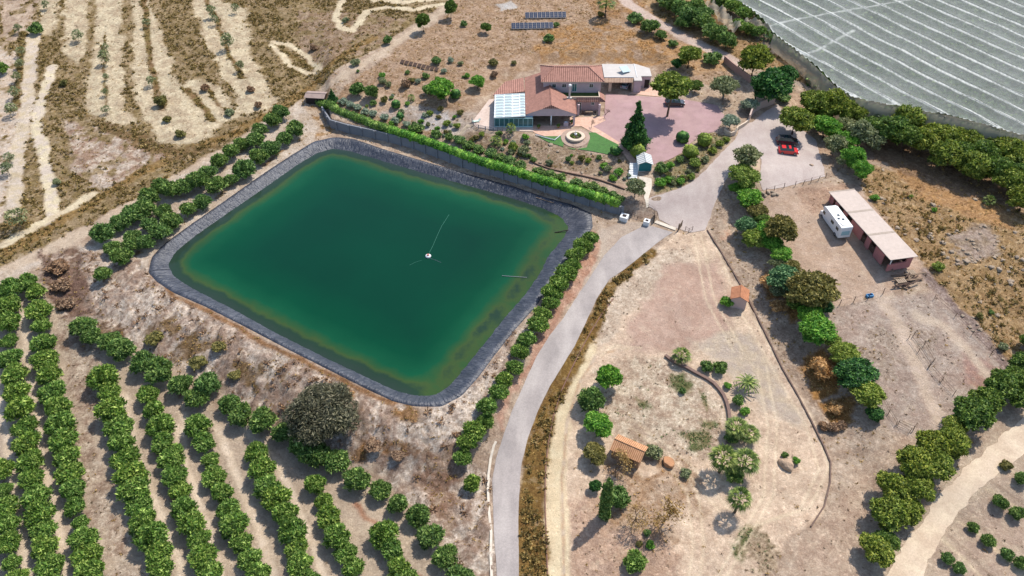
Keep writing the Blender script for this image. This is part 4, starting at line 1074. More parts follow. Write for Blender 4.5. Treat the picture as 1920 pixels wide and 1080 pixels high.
# ------------------------------------------------------------------ hillside behind and around the house
HG = [('pined',792,38,13,1.5,'tall slim tree left of the solar panels, the left one of two'),('pined',845,14,12,1.6,'tall slim tree left of the solar panels, the right one of two'),
      ('shrub',870,45,7,1.2,'small shrub between the tall trees and the solar panels'),('pined',911,50,11,1.0,'small dense tree casting a round shadow, left of the solar panels'),
      ('shrub',1028,73,10,1,'dark shrub just below the solar panels'),('shrub',1043,47,6,1,'tiny bush at the right end of the lower solar panels'),
      ('shrub',818,115,10,1.1,'dark green bush above the round willow'),('shrubb',925,119,10,1.1,'brown-green bush up the slope left of the house'),('shrubr',927,141,8,1,'dark brown bush below the brown-green one left of the house'),
      ('shrub',798,143,8,1,'dark bush just above left of the round willow'),('shrubo',717,153,8,1,'small olive-green ball bush in the upper garden'),('shrubr',760,158,10,1.1,'reddish brown ball bush in the upper garden'),
      ('citrusd',670,170,15,1,'leafy low tree beside the ray-shaped garden bed'),('citrusd',696,174,12,1.4,'small tree right of the ray-shaped garden bed'),('conifer',623,181,9,1.0,'small conifer at the left end of the long hedge'),
      ('topiary',742,195,9,1,'egg-shaped clipped dark bush in the upper garden'),('topiary',750,217,7,1,'smaller clipped bush below the egg-shaped one'),('fanpalml',771,183,8,1,'small palm in the middle of the upper garden'),
      ('brightt',826,165,25,.85,'large round pale green willow-like tree in the garden'),('shrub',802,170,11,1.1,'dark bush on the left side of the willow-like tree'),('topiary',854,176,10,1,'clipped dark bush on the right side of the willow-like tree'),
      ('brightt',895,152,16,.9,'bright leafy tree standing upslope left of the tiled lean-to'),('shrub',783,242,13,.9,'dark leafy bush above the middle of the long hedge'),('shrub',818,253,10,1,'dark pointed bush above the long hedge'),
      ('shrub',843,258,9,1,'dark leafy bush beside the garden steps'),('shrubl',838,231,8,1,'yellow-green grassy bush by the gravel bed'),('shrubl',857,237,7,1,'golden bush at the right side of the gravel bed'),
      ('shrubb',863,211,7,1,'brown-green bush by the gravel bed'),('shrubl',806,212,7,1,'pale yellow bush at the upper edge of the gravel bed'),('shrubb',826,205,7,1,'small brown bush at the upper edge of the gravel bed'),
      ('shrubb',963,118,6,1,'tiny bush upslope behind the tiled lean-to'),('shrub',1000,300,7,1,'small dark bush beside the curved garden wall'),
      ('fanpalml',958,240,11,1.3,'shaggy palm in front of the glass conservatory'),('fanpalml',930,264,13,1,'yellow-green palm below the curved deck fence'),('shrubl',962,277,9,1.4,'upright yellow-green conifer bush below the conservatory'),
      ('shrubg',985,257,7,1,'bright small bush at the lower left of the patio'),('shrubl',903,252,6,1,'small bush just under the curved deck fence'),('shrubb',893,258,6,1,'low brown bush at the left of the curved deck fence'),
      ('shrub',936,250,7,1,'small dark bush under the curved deck fence'),('shrubo',982,283,12,1,'grey-green bush at the foot of the conservatory garden'),
      ('conifer',1193,242,24,1.3,'big layered spruce in the pink courtyard'),('ballg',1196,284,13,1.15,'clipped oval bush in front of the big spruce'),
      ('topiary',1280,257,13,1,'round clipped dark bush standing alone in the courtyard'),('ballg',1294,284,15,.9,'round yellow-green bush at the lower courtyard edge'),('ballg',1321,262,14,1,'round yellow-green bush at the right courtyard edge'),
      ('shrub',1275,300,9,.9,'low green bush left of the round yellow-green bush'),('shrubl',1302,306,12,1,'golden shrub between courtyard and driveway'),('shrubo',1322,299,9,1,'grey-green ball shrub beside the driveway edge'),
      ('shrubl',1336,282,8,1,'golden low shrub along the driveway edge'),('shrubl',1350,270,8,1,'yellow shrub below the big planter'),('shrubl',1362,262,7,1,'small yellow shrub nearest the big planter'),
      ('shrubg',1277,341,9,.9,'green bush at the tip of the planted bank beside the driveway'),('shrubl',1296,331,8,.9,'small green bush beside the driveway edge'),('shrub',1241,316,13,1,'dark shrub right of the teal awning'),
      ('shrubg',1237,343,12,1,'bright shrub at the bottom of the planted bank'),('shrubg',1252,338,9,1,'small bright shrub inside the planted bank'),('shrubg',1256,312,9,1,'leafy shrub at the courtyard end of the planted bank'),
      ('topiary',1154,282,11,.8,'dark clipped bush at the tip of the lawn'),('olive',1192,350,21,1.1,'large olive tree at the right end of the long hedge'),
      ('shrubg',1161,323,9,1,'green leafy bush left of the garden steps'),('shrubo',1140,318,9,1,'grey-green bush in the planted slope below the lawn'),('shrubg',1150,335,8,1,'small leafy bush low in the planted slope'),
      ('umbrella',1260,158,39,1.0,'tall umbrella pine with bare trunk standing in the pink courtyard'),('pined',1305,160,13,1,'small round tree right behind the umbrella pine'),
      ('pine',1293,103,24,1.0,'umbrella-shaped pine behind the courtyard'),('deept',1270,118,12,.9,'dark low tree behind the umbrella-shaped pine'),('shrub',1336,110,19,.8,'wide dark green bush beside the upper dirt lane'),
      ('olive',1360,162,29,.9,'large grey-green olive tree at the courtyard corner'),('pine',1417,110,32,1.1,'tall pine standing beside the boundary wall'),('deept',1447,158,38,.9,'big dense dark evergreen tree above the driveway'),
      ('deept',1477,138,22,.9,'dark tree behind the big dense evergreen'),('greyt',1407,195,18,.8,'silvery olive tree beside the curved entrance wall'),('greyt',1370,226,20,.85,'silvery ball-crowned olive tree in the big planter'),
      ('shrub',1468,186,15,.6,'low green bush below the big dense evergreen'),
      ('citrusd',1218,52,18,.9,'green tree beside the upper dirt lane, above the dry orange slope'),('citrusd',1240,66,12,.9,'green bush below the tree beside the upper dirt lane'),('shrub',1262,82,10,.9,'small bush at the end of the verge beside the upper dirt lane'),
      ('shrub',1190,36,14,.9,'bush on the left verge at the top of the dirt lane'),('fanpalm',1137,3,18,1,'dark palm tree at the top edge right of the solar panels'),
      ('shrubb',1126,28,7,1,'small bush under the dark palm at the top edge')]
for k_, x, y, r, zs, l in HG: plant(k_, x, y, r, l, zs=zs, rot=(0 if k_ == 'umbrella' else None))
for i, (x, y) in enumerate([(643,190),(656,197),(670,202),(684,210),(700,214),(720,220),(740,227),(762,234)]):
    plant('shrubw', x, y, 9, f'white-flowering oleander above the long hedge, {ORD[i+1]} from the left', 'white oleanders above the hedge', zs=.9, name='oleander', cat='oleander')
for i, (x, y) in enumerate([(860,264),(878,272),(897,281),(920,289),(938,296),(955,303),(977,311),(1010,322),(1030,330),(1050,335),(1080,343),(1098,350),(1112,353),(1130,360),(1147,368),(1160,376)]):
    plant('shrub', x, y, 13, f'dark oleander bush, {ORD[i+1]} from the left in the line behind the hedge', 'dark oleanders behind the hedge', zs=.8, name='oleander', cat='oleander')

# small plants filling the garden beds
rg = RS(515); spots = []
for poly, n in (([(630,185),(720,172),(800,200),(870,215),(850,258),(760,240),(680,212)], 26), ([(880,255),(990,268),(1000,300),(940,292),(890,272)], 14), ([(1010,275),(1110,292),(1180,292),(1185,340),(1110,332),(1010,305)], 16), ([(1235,318),(1300,290),(1350,262),(1365,262),(1300,330),(1245,350)], 16), ([(660,130),(860,110),(900,140),(860,150),(700,165)], 14), ([(1180,330),(1160,345),(1140,330),(1150,312)], 5)):
    P = np.array(poly, float); c_ = 0
    while c_ < n:
        x, y = rg.uniform(P[:, 0].min(), P[:, 0].max()), rg.uniform(P[:, 1].min(), P[:, 1].max())
        if inpoly(np.array([x]), np.array([y]), P)[0]: spots.append((x, y, rg.uniform(3.5, 7.5))); c_ += 1
spots.sort(); NW = ['small', 'tiny', 'low', 'little', 'tufted']
DEC = ['', 'twenty-', 'forty-']
for i, (x, y, r) in enumerate(spots):
    plant(('shrubo', 'shrub', 'shrubl', 'shrubb', 'shrubw', 'shrubg')[rg.randint(6)], x, y, r, f'small plant in the beds around the house, number {i+1} counting from the left', 'small plants in the garden beds', zs=rg.uniform(.8, 1.3), name='garden_plant', cat='garden plant')

# ------------------------------------------------------------------ lane trees, top right
for i, (x, y, r) in enumerate([(1256,6,20),(1278,22,22),(1296,34,22),(1316,44,20),(1280,44,15),(1340,62,21),(1362,78,19),(1240,0,14),(1306,14,16),(1322,28,15)]):
    plant('citrusd', x, y, r, f'dense citrus tree beside the netting, {ORD[i+1]} of ten along the upper dirt lane', 'citrus trees along the upper lane')
for i, (x, y, r) in enumerate([(1350,4,16),(1372,14,17),(1392,26,15),(1384,48,14),(1402,56,15),(1420,62,14)]):
    plant('citrus', x, y, r, f'green tree poking out under the torn netting edge, {ORD[i+1]} from the top', 'trees under the torn netting edge')

# ------------------------------------------------------------------ pine belt below the netting
PB = [('pine',1493,222,26,.9),('pine',1527,190,22,1),('pine',1567,190,24,1),('brightt',1550,235,20,.9),('olive',1568,268,18,1),('pine',1598,208,22,1),('olive',1617,247,23,1),
      ('brightt',1600,292,19,1),('brightt',1617,316,17,1),('olive',1643,215,18,1),('pined',1672,240,24,1),('pine',1704,222,24,1),('pined',1700,255,24,1),('pine',1732,262,24,1),('pine',1760,252,22,1),
      ('pine',1790,258,22,1),('pine',1775,288,24,1),('pine',1820,262,20,1),('pined',1845,285,24,1),('pine',1866,262,20,1),('pine',1892,278,22,1),('pine',1828,308,24,1),('pined',1872,315,24,1),
      ('pine',1910,300,22,1),('pine',1897,338,24,1),('pined',1925,330,24,1),('pine',1925,370,22,1),('pined',1805,285,20,1),('pine',1925,275,18,1)]
PB += [('pine',1545,205,18,.9),('olive',1585,235,18,.9),('brightt',1590,262,16,.9),('pined',1635,235,18,.9),('olive',1585,300,14,.9),('olive',1640,262,17,.9)]
PB.sort(key=lambda q: q[1]); ORD += ['thirty-' + w_ for w_ in ORD[1:10]]
for i, (k_, x, y, r, zs) in enumerate(PB):
    plant(k_, x, y, r * 1.32, f'tree in the belt below the netting, {ORD[i+1]} counted from the left', 'trees in the belt below the netting', zs=zs)
# belt beside the lower right dirt road
PB = [('pine',1645,1030,26,.8),('pined',1662,1012,20,.8),('pine',1668,962,28,.9),('pine',1703,955,24,.9),('pine',1680,915,27,.9),('pine',1722,912,26,.9),('pine',1718,868,28,.9),('pine',1760,872,27,.9),
      ('pine',1750,832,26,.9),('pine',1787,828,26,.9),('pine',1790,800,20,.9),('pined',1825,775,29,.9),('pined',1852,750,24,.9),('pined',1882,722,27,.9),('pined',1905,712,24,.9),('pined',1922,682,22,.9),('pined',1918,745,22,.9),('pined',1928,640,14,.9)]
for i, (k_, x, y, r, zs) in enumerate(PB):
    plant(k_, x, y, r * 1.28, f'pine beside the lower right dirt road, {ORD[i+1]} from the bottom', 'pines beside the lower right dirt road', zs=zs)
# ------------------------------------------------------------------ strip between sand area and yard
ST = [('olive',1403,292,24,.9,'olive tree in the soil island in front of the parked cars'),('limet',1395,328,24,.8,'yellow-green tree below the olive in the driveway island'),('brightt',1405,370,20,.8,'bright green tree at the upper end of the planted strip'),
      ('brownt',1420,395,17,.8,'olive-brown small tree second in the planted strip'),('bluet',1400,422,18,.9,'blue-green mimosa tree beside the driveway fork'),('limet',1415,446,20,.8,'lime green tree beneath the blue-green mimosa'),
      ('brightt',1440,430,20,.8,'mid green tree right of the blue-green mimosa'),('brownt',1465,428,24,1,'dark olive-brown tree with spiky twigs beside the yard'),('brightt',1467,476,18,.8,'bright green tree below the dark spiky one'),
      ('brownt',1487,500,14,.8,'small golden-brown tree midway along the strip'),('bluet',1472,522,26,.9,'large blue-green mimosa midway along the strip'),('brownt',1523,543,36,.85,'wide brown-green tree at the yard corner'),
      ('brightt',1520,592,22,.9,'vivid green tree below the wide brown-green one'),('brightt',1532,617,28,.8,'largest vivid green tree in the planted strip'),('limet',1562,638,15,.9,'small yellow-green tree right of the largest vivid one'),
      ('limet',1584,662,21,.8,'pale yellow-green tree above the round dark one'),('deept',1607,700,30,.7,'round dark green tree low in the planted strip'),('limet',1628,738,25,.8,'pale flowering tree near the lower end of the strip'),('deept',1641,775,14,.8,'dark small tree at the very end of the strip'),
      ('dry',1543,694,22,.9,'big bleached orange dry bush in the planted strip'),('dry',1440,530,15,.7,'orange dry bush beside the small hut'),('dry',1462,575,14,.7,'orange dry bush below the blue-green mimosa'),('dry',1570,765,14,.7,'dry bush near the lower end of the planted strip'),
      ('shrubr',1545,800,9,.8,'dark low bush right of the sand area kerb'),('shrubr',1562,803,10,.8,'larger dark low bush right of the sand area kerb'),('shrubr',1578,798,9,.8,'low grey-brown bush near the lower end of the strip'),
      ('brightt',1384,352,13,.7,'bright bush on the driveway bank below the island trees'),('pined',1430,412,15,.8,'dark tree tucked between the mimosa and the lime trees'),('brightt',1448,455,17,.8,'bright green tree between the lime tree and the dark spiky tree'),
      ('pined',1495,560,20,.8,'dark green tree left of the vivid green tree'),('deept',1545,575,15,.8,'deep green tree right below the wide brown-green tree'),('brownt',1500,525,18,.8,'golden-brown tree between the mimosa and the wide one'),('deept',1590,690,17,.75,'deep green tree left of the round dark one'),('olive',1460,545,14,.7,'olive-grey bush below left of the large mimosa'),
      ('olive',1458,492,15,.8,'grey-green sapling under the bright green tree')]
for k_, x, y, r, zs, l in ST: plant(k_, x, y, r * 1.25, l, zs=zs)
# ------------------------------------------------------------------ sand garden
SG = [('brightt',1142,706,26,1.1,'upright green tree at the top of the sand garden group'),('citrusd',1110,752,24,1.1,'brown-green tree in the middle of the sand garden group'),('brightt',1121,795,29,.9,'large round green tree above the small tiled hut'),
      ('brownt',1115,850,24,.8,'dark straggly tree left of the small tiled hut'),('shrubo',1226,850,17,1,'grey-green bush right of the small tiled hut'),
      ('fanpalml',1278,666,19,.9,'bushy palm at the upper end of the curved stone edging'),('shrub',1325,687,13,1.1,'first small green tree beside the curved edging'),('shrub',1351,689,14,1.1,'second small green tree beside the curved edging'),
      ('shrubg',1364,724,8,.9,'little bush left of the date palm'),('datepalm',1402,716,27,1,'date palm with arching fronds right of the stone edging'),('shrub',1383,752,12,1.1,'small green tree just below the date palm'),
      ('shrubg',1397,772,10,1,'smaller green tree below the one under the date palm'),('fanpalm',1382,800,25,.6,'fan palm at the top of the palm cluster'),('fanpalm',1404,812,23,.6,'fan palm on the right of the palm cluster top'),
      ('shrub',1372,820,14,1,'dark shrub tucked into the palm cluster'),('fanpalm',1357,858,29,1.0,'tall fan palm on the left of the palm cluster'),('fanpalm',1398,864,28,.9,'fan palm on the right of the palm cluster bottom'),
      ('shrub',1376,892,18,.9,'dark green bush at the foot of the palm cluster'),('fanpalm',1387,934,24,1.2,'single fan palm with a leaning trunk standing alone'),
      ('cypress',1137,936,13.5,1.42,'tall dark columnar cypress casting a long shadow'),('citrusd',1158,935,22,1.0,'leafy green tree against the cypress'),('deept',1116,910,13,1,'small dark tree left of the cypress'),
      ('citrus',1190,1056,23,.9,'leafy green tree at the lower edge of the sand garden'),('shrub',1213,999,8,.9,'small round shrub under the biggest bare tree'),('shrubb',1199,1020,7,.9,'small olive shrub left of a round one'),
      ('shrubg',1219,1022,9,.9,'round bright shrub below the biggest bare tree'),('shrubo',1286,887,11,.9,'grey-green bush between hut and palms'),('shrub',1280,733,7,1.2,'small sapling inside the green weed patch'),
      ('shrub',1472,853,7,1.2,'little sapling behind the boulder pair'),('shrubg',1492,865,8,1.2,'bright little bush right of the boulder pair'),('shrubg',1363,568,12,1.1,'small bright tree beside the pink hut'),
      ('tamarisk',603,768,66,.75,'huge grey feathery tree at the foot of the pond bank'),
      ('bare',1157,880,34,1.0,'bare brown tree in front of the tiled hut'),('bare',1190,965,26,1.1,'bare leaning tree right of the cypress'),('bare',1248,960,40,1.1,'biggest bare tree, leaning, below the boulder slab'),
      ('shrubr',108,500,20,.6,'dead brown brush heap beside the dirt path, upper one'),('shrubr',118,535,18,.6,'dead brown brush heap in the middle'),('shrubr',125,570,17,.6,'dead brown brush heap, lowest one'),
      ('shrubo',1028,513,6,1,'tiny shrub growing at the pond rim beside the pipe'),('olive',1700,220,10,1,'thin yellowish sapling standing in the pine belt'),
      ('fanpalml',1856,375,12,1,'small palm on the right scrub slope'),('shrubl',1708,369,5,1,'small bright shrub upslope of the stable'),('shrubg',1752,393,6,1,'round green shrub upslope of the stable'),
      ('shrubl',1758,500,12,1,'golden shrub behind the lower end of the stable'),('shrubg',1640,372,9,.8,'green low shrub behind the stable top corner'),('shrubb',1837,592,7,.9,'small round shrub on the right scrub slope edge'),
      ('shrub',1858,586,6,.9,'dark tiny shrub right of another on the scrub slope'),('shrubo',1880,650,10,.9,'grey shrub at the lower end of the scrub slope'),('shrubb',410,650,14,.6,'brown-green bush halfway down the pond bank'),
      ('shrubb',290,635,18,.6,'wide brown-green bush high on the pond bank'),('shrubb',370,680,17,.6,'brown-green bush low on the pond bank'),('shrubb',440,705,13,.6,'brown-green bush near the bank foot'),
      ('shrubr',700,835,17,.5,'brown dry bush below the pond corner'),('shrubr',745,855,14,.5,'second brown dry bush below the pond corner'),('dry',640,800,10,.5,'orange dry bush touching the feathery tree')]
for k_, x, y, r, zs, l in SG: plant(k_, x, y, r, l, zs=zs)

# ------------------------------------------------------------------ grass, scrub and stones
rs = RS(1234)
cell = DX * DY
core_i = (gx > -151) & (gx < 151) & (gy > 45) & (gy < 231)
ux = gx / (gy * math.cos(PITCH) + H0 * math.sin(PITCH)) * FPX
inview = core_i & (np.abs(ux) < 1050)
def scatter(key, name, mat, rlo, rhi, nb, label, cat, fac=1.0, hgt=.75, lsz=.30, elong=1.25):
    d = DEN[key] * inview * cell * fac
    # clump the tufts
    d = d * (.25 + 1.5 * sst(.35, .65, N3))
    idx = np.nonzero(rs.uniform(0, 1, len(d)) < d)[0]
    n = len(idx)
    if n == 0: return
    px_ = gx[idx] + rs.uniform(-.15, .15, n); py_ = gy[idx] + rs.uniform(-.15, .15, n); pz_ = gz[idx]
    r = rlo + (rhi - rlo) * rs.uniform(0, 1, n) ** 1.8
    P = np.repeat(np.column_stack([px_, py_, pz_]), nb, 0); rr = np.repeat(r, nb)
    D = rs.normal(0, 1, (n * nb, 3)); D[:, 2] = np.abs(D[:, 2]) * hgt; D /= np.linalg.norm(D, axis=1)[:, None] + 1e-9
    P = P + D * (rr * rs.uniform(.1, .85, n * nb))[:, None]
    A = D + rs.normal(0, .35, D.shape); A /= np.linalg.norm(A, axis=1)[:, None]
    B = np.cross(A, rs.normal(0, 1, A.shape)); B /= np.linalg.norm(B, axis=1)[:, None] + 1e-9
    a = A * (rr * lsz)[:, None] * elong; b_ = B * (rr * lsz)[:, None] * .7
    V = np.stack([P - a, P + b_, P + a, P - b_], 1).reshape(-1, 3); F = np.arange(4 * n * nb).reshape(-1, 4)
    me = mesh_np(name, V, F, mat); o = link(name, me); tag(o, label, cat, kind='stuff')
    print(name, n)
scatter('olive', 'scrub', FM['scrub'], .18, .75, 16, 'olive-brown scrub clumps covering the upper left fields and verges', 'scrub', 1.0, hgt=1.0)
scatter('straw', 'dry_grass', FM['gold'], .10, .40, 11, 'straw-coloured dry grass tufts over banks and verges', 'dry grass', 1.0)
scatter('dark', 'dead_brush', FM['darks'], .06, .30, 10, 'small dark dead weeds dotted over bare soil', 'dead weeds', .9)
scatter('brush', 'dry_bushes', FM['dead'], .3, .95, 34, 'brown dry bushes scattered over the pond bank', 'dry bushes', 1.0, lsz=.2)
scatter('orange', 'orange_grass', FM['orange'], .15, .42, 8, 'orange dry grass on the slopes', 'dry grass', 1.0)
scatter('weed', 'weeds', FM['weed'], .1, .38, 8, 'low green weeds in the sand garden and planted banks', 'weeds', .9)
M_STONE = simple('field_stone', S(178,158,136), .9, .3, 2, bmp=.3)
def stones():
    d = DEN['stone'] * inview * cell * .28
    idx = np.nonzero(rs.uniform(0, 1, len(d)) < d)[0]
    parts = []
    for q in idx:
        r = .15 + .4 * rs.uniform() ** 2
        v = CSV * (1 + .25 * rs.normal(0, 1, (len(CSV), 1))) * r * np.array([1, rs.uniform(.7, 1.2), .6]) + [gx[q], gy[q], gz[q]]
        parts.append((v, CSF))
    V, F = join(parts); me = mesh_np('loose_stones', V, F, M_STONE)
    tag(link('loose_stones', me), 'pale loose stones scattered over the scrub slope', 'stones', kind='stuff')
stones()
# ------------------------------------------------------------------ materials for built things
def wave_mat(name, c1, c2, axis='X', period=.3, rough=.8, bm=.6, var=.3, spec=.2):
    m, nt, b = newmat(name)
    tc = N(nt, 'ShaderNodeTexCoord'); wv = N(nt, 'ShaderNodeTexWave', bands_direction=axis)
    wv.inputs['Scale'].default_value = 6.2832 / period / 20.0
    wv.inputs['Distortion'].default_value = .35; wv.inputs['Detail'].default_value = 1
    nt.links.new(tc.outputs['Object'], wv.inputs['Vector'])
    c = mixc(nt, wv.outputs['Fac'], c2, c1)
    f = noise_fac(nt, 1.3, 6, .7, .3, .7, (1 + var * .5, 1 - var)); c = mixc(nt, 1, c, f, 'MULTIPLY')
    f = noise_fac(nt, 9, 4, .7, .3, .7, (1 + var * .4, 1 - var * .6)); c = mixc(nt, 1, c, f, 'MULTIPLY')
    nt.links.new(c, b.inputs['Base Color']); b.inputs['Roughness'].default_value = rough; b.inputs['Specular IOR Level'].default_value = spec
    bump(nt, b, wv.outputs['Fac'], bm, .06)
    return m
TILE_A, TILE_B = S(192,144,126), S(136,92,80)
M_TX = wave_mat('roof_tile', TILE_A, TILE_B, 'X', .42)
M_TY = wave_mat('roof_tile_side', TILE_A, TILE_B, 'Y', .42)
M_TO = wave_mat('orange_tile', S(206,146,108), S(166,104,74), 'X', .32)
M_TOY = wave_mat('orange_tile_small', S(218,168,126), S(168,116,80), 'X', .28)
M_WALLH = simple('lilac_render', S(206,184,188), .85, .12, .8)
M_WALLP = simple('pink_render', S(196,130,126), .85, .18, .8)
M_CREAMW = simple('cream_render', S(226,204,180), .85, .15, .8)
M_WHITE = simple('white_paint', S(232,232,230), .5, .08, .8, spec=.4)
M_FLATR = simple('flat_roof', S(206,198,190), .9, .14, .6)
M_GLASS = simple('dark_glass', S(38,58,64), .12, .3, 1.5, spec=.6)
M_TEALG = simple('teal_glass', S(60,120,124), .15, .3, 1.5, spec=.6)
M_TEAL = simple('teal_paint', S(24,118,124), .5, .12, 1.5)
M_BLUEF = simple('pale_blue_frame', S(168,204,208), .5, .1, 1.5)
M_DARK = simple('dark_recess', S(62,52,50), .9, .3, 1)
M_WOOD = simple('weathered_wood', S(150,126,104), .85, .3, 3)
M_WOODD = simple('dark_wood', S(98,76,64), .85, .3, 3)
M_TURF = simple('balcony_turf', S(82,104,50), .9, .2, 2)
M_GWALL = simple('grey_block_wall', S(140,141,146), .9, .2, .7, bmp=.2)
M_ROCK = simple('boulder_stone', S(198,168,140), .9, .3, 1.2, bmp=.5)
M_METAL = simple('galvanised_metal', S(170,170,170), .4, .2, 2, metal=.6)
M_CORR = wave_mat('corrugated_sheet', S(206,188,174), S(180,162,150), 'X', .26, .6, .5, .14, .3)
M_TYRE = simple('tyre_rubber', S(34,34,36), .8, .2, 5)
M_PANEL = simple('solar_cells', S(58,66,86), .2, .2, 1, spec=.6)

def Q(px, py, h): return W0(px, py, ZH + h)
def QV(px, py, h):
    a = W0(px, py, ZH + h); return Vector((a[0], a[1], ZH + h))

# ------------------------------------------------------------------ house
house = empty('country_house', (*Q(1075, 190, 0), ZH), 'two storey pink house with red tiled roofs and a balcony above the pond', 'house')
hx, hy = house.location.x, house.location.y
def HP(m, name, mat, parent=None, **k):
    """geometry given in world coordinates, stored relative to the house"""
    o = m.build(name, mat, **k)
    p = house if parent is None else parent
    o.data.transform(Matrix.Translation((-hx, -hy, -ZH)))
    o.parent = p
    return o
# upper block
ax0, ay0 = Q(1014.5, 153.5, 6.0); ax1 = Q(1133, 152.5, 6.0)[0]; ay1 = Q(1070, 122.5, 6.0)[1]
rx0 = Q(1040, 129.4, 7.5)[0]; rx1 = Q(1104, 129.4, 7.5)[0]; ry = (ay0 + ay1) / 2 + .2; ez, rz = ZH + 6.0, ZH + 7.5
m = MB(); m.box(ax0 + .6, ay0 + .7, ZH - .3, ax1 - .6, ay1 - .6, ez + .02); wallA = HP(m, 'upper_wall', M_WALLH)
m = MB()
e = [(ax0, ay0, ez), (ax1, ay0, ez), (ax1, ay1, ez), (ax0, ay1, ez)]; r = [(rx0, ry, rz), (rx1, ry, rz)]
m.face([e[0], e[1], r[1], r[0]]); m.face([e[2], e[3], r[0], r[1]]); HP(m, 'roof', M_TX, fixn=False)
m = MB(); m.face([e[1], e[2], r[1]]); HP(m, 'hip_roof', M_TY, fixn=False)
m = MB(); m.face([e[3], e[0], r[0]]); HP(m, 'hip_roof', M_TY, fixn=False)
m = MB(); m.slab([(ax0 + .02, ay0 + .02, ez - .02), (ax1 - .02, ay0 + .02, ez - .02), (ax1 - .02, ay1 - .02, ez - .02), (ax0 + .02, ay1 - .02, ez - .02)], .16); HP(m, 'eaves_board', M_CREAMW)
m = MB()
for a, b_ in ((e[0], r[0]), (e[1], r[1]), (e[2], r[1]), (e[3], r[0]), (r[0], r[1])): m.tube([a, b_], .13, 6)
HP(m, 'ridge_tiles', M_TX)
# windows on the upper wall
yw_ = ay0 + .7
def window(x, z, wd, hg, parent, y, door=False, glass=M_GLASS):
    m = MB(); fr = .09
    m.box(x - wd/2, y - .05, z, x - wd/2 + fr, y - .003, z + hg); m.box(x + wd/2 - fr, y - .05, z, x + wd/2, y - .003, z + hg)
    m.box(x - wd/2 + fr, y - .05, z + hg - fr, x + wd/2 - fr, y - .003, z + hg); m.box(x - wd/2 + fr, y - .05, z, x + wd/2 - fr, y - .003, z + fr)
    m.box(x - .03, y - .045, z + fr, x + .03, y - .004, z + hg - fr)
    f = HP(m, 'door' if door else 'window', M_WHITE)
    m = MB(); m.box(x - wd/2 + fr, y - .03, z + fr, x - .03, y - .005, z + hg - fr); m.box(x + .03, y - .03, z + fr, x + wd/2 - fr, y - .005, z + hg - fr)
    HP(m, 'pane', glass, f)
for px, wd in ((1039, .95), (1058, 1.0), (1109, .95)):
    window(Q(px, 160, 5)[0], ZH + 4.2, wd, 1.0, house, yw_)
window(Q(1077, 165, 4.2)[0], ZH + 3.25, 1.1, 2.0, house, yw_, True, M_TEALG)
# balcony, parapet, tiled skirt roof
by = Q(1100, 181.0, 3.55)[1]; bx0 = Q(1046, 175, 3.0)[0]; bx1 = Q(1123.5, 178, 3.0)[0]
m = MB(); m.box(bx0, by + .2, ZH + 2.6, bx1 - .2, yw_ - .003, ZH + 3.0); HP(m, 'balcony_floor', M_TURF)
m = MB(); m.box(bx0 + 2.2, by, ZH + 2.55, bx1, by + .2, ZH + 3.5); m.box(bx1 - .2, by + .2, ZH + 2.55, bx1, yw_ - .003, ZH + 3.5); HP(m, 'parapet', M_CREAMW)
cy = Q(1100, 190.5, 2.6)[1]; cx1 = Q(1134.5, 188, 2.6)[0]; cx0 = Q(1081, 190, 2.6)[0]
m = MB(); m.slab([(cx0, cy, ZH + 2.6), (cx1, cy, ZH + 2.6), (bx1 + .01, by - .003, ZH + 3.3), (cx0, by - .003, ZH + 3.3)], .14); HP(m, 'porch_roof', M_TX)
m = MB(); m.slab([(cx1, cy, ZH + 2.6), (cx1, ay0 + .6, ZH + 2.6), (bx1 + .01, ay0 + .6, ZH + 3.3), (bx1 + .01, by - .003, ZH + 3.3)], .14); HP(m, 'side_porch_roof', M_TY)
m = MB(); m.tube([(cx1, cy, ZH + 2.66), (bx1, by, ZH + 3.36)], .1); HP(m, 'ridge_tiles', M_TX)
gy_ = Q(1100, 207, 0)[1]
m = MB(); m.box(cx0 - .5, gy_, ZH - .3, bx1 - .25, gy_ + .3, ZH + 2.56); m.box(bx1 - .22, gy_ + .002, ZH - .3, bx1 + .1, yw_ + .5, ZH + 2.54); HP(m, 'porch_wall', simple('pale_lilac_pink', S(206,172,172), .85, .12, .8))
for px, py in ((1084, 216), (1123, 216)):
    m = MB(); x_, y_ = Q(px, py, 0); m.box(x_ - .22, y_ - .22, ZH - .3, x_ + .22, y_ + .22, ZH + 2.62); HP(m, 'porch_pillar', M_WALLH)
window(Q(1112, 198, 1.8)[0], ZH + 1.3, .7, .8, house, gy_)
window(Q(1086, 200, 1)[0], ZH + .03, .9, 2.0, house, gy_, True)
# front wing
wx0, wy0 = Q(985.5, 214.5, 2.8); wx1 = Q(1081.5, 214.5, 2.8)[0]; wy1 = Q(982, 145.5, 2.8)[1]
wrx = Q(1033, 190, 4.8)[0]; rfy = Q(1034, 197.5, 4.8)[1]; rby = ay0 + .72; ze, zr = ZH + 2.8, ZH + 4.8
def rz_at(x): return ze + (zr - ze) * (1 - abs(x - wrx) / ((wx1 - wrx) if x > wrx else (wrx - wx0)))
hh = .55      # half hip
hl = wrx - (wrx - wx0) * hh * .55; hr = wrx + (wx1 - wrx) * hh * .55
m = MB(); m.face([(wx0, wy0, ze), (hl, wy0, rz_at(hl)), (wrx, rfy, zr), (wrx, rby, zr), (wrx, rby + 2.5, zr), (ax0 + .58, rby + 2.5, rz_at(ax0 + .58)), (ax0 + .58, wy1, rz_at(ax0 + .58)), (wx0, wy1, ze)])
HP(m, 'wing_roof_west', M_TY, fixn=False)
cutx = Q(1067, 183, 3.4)[0]
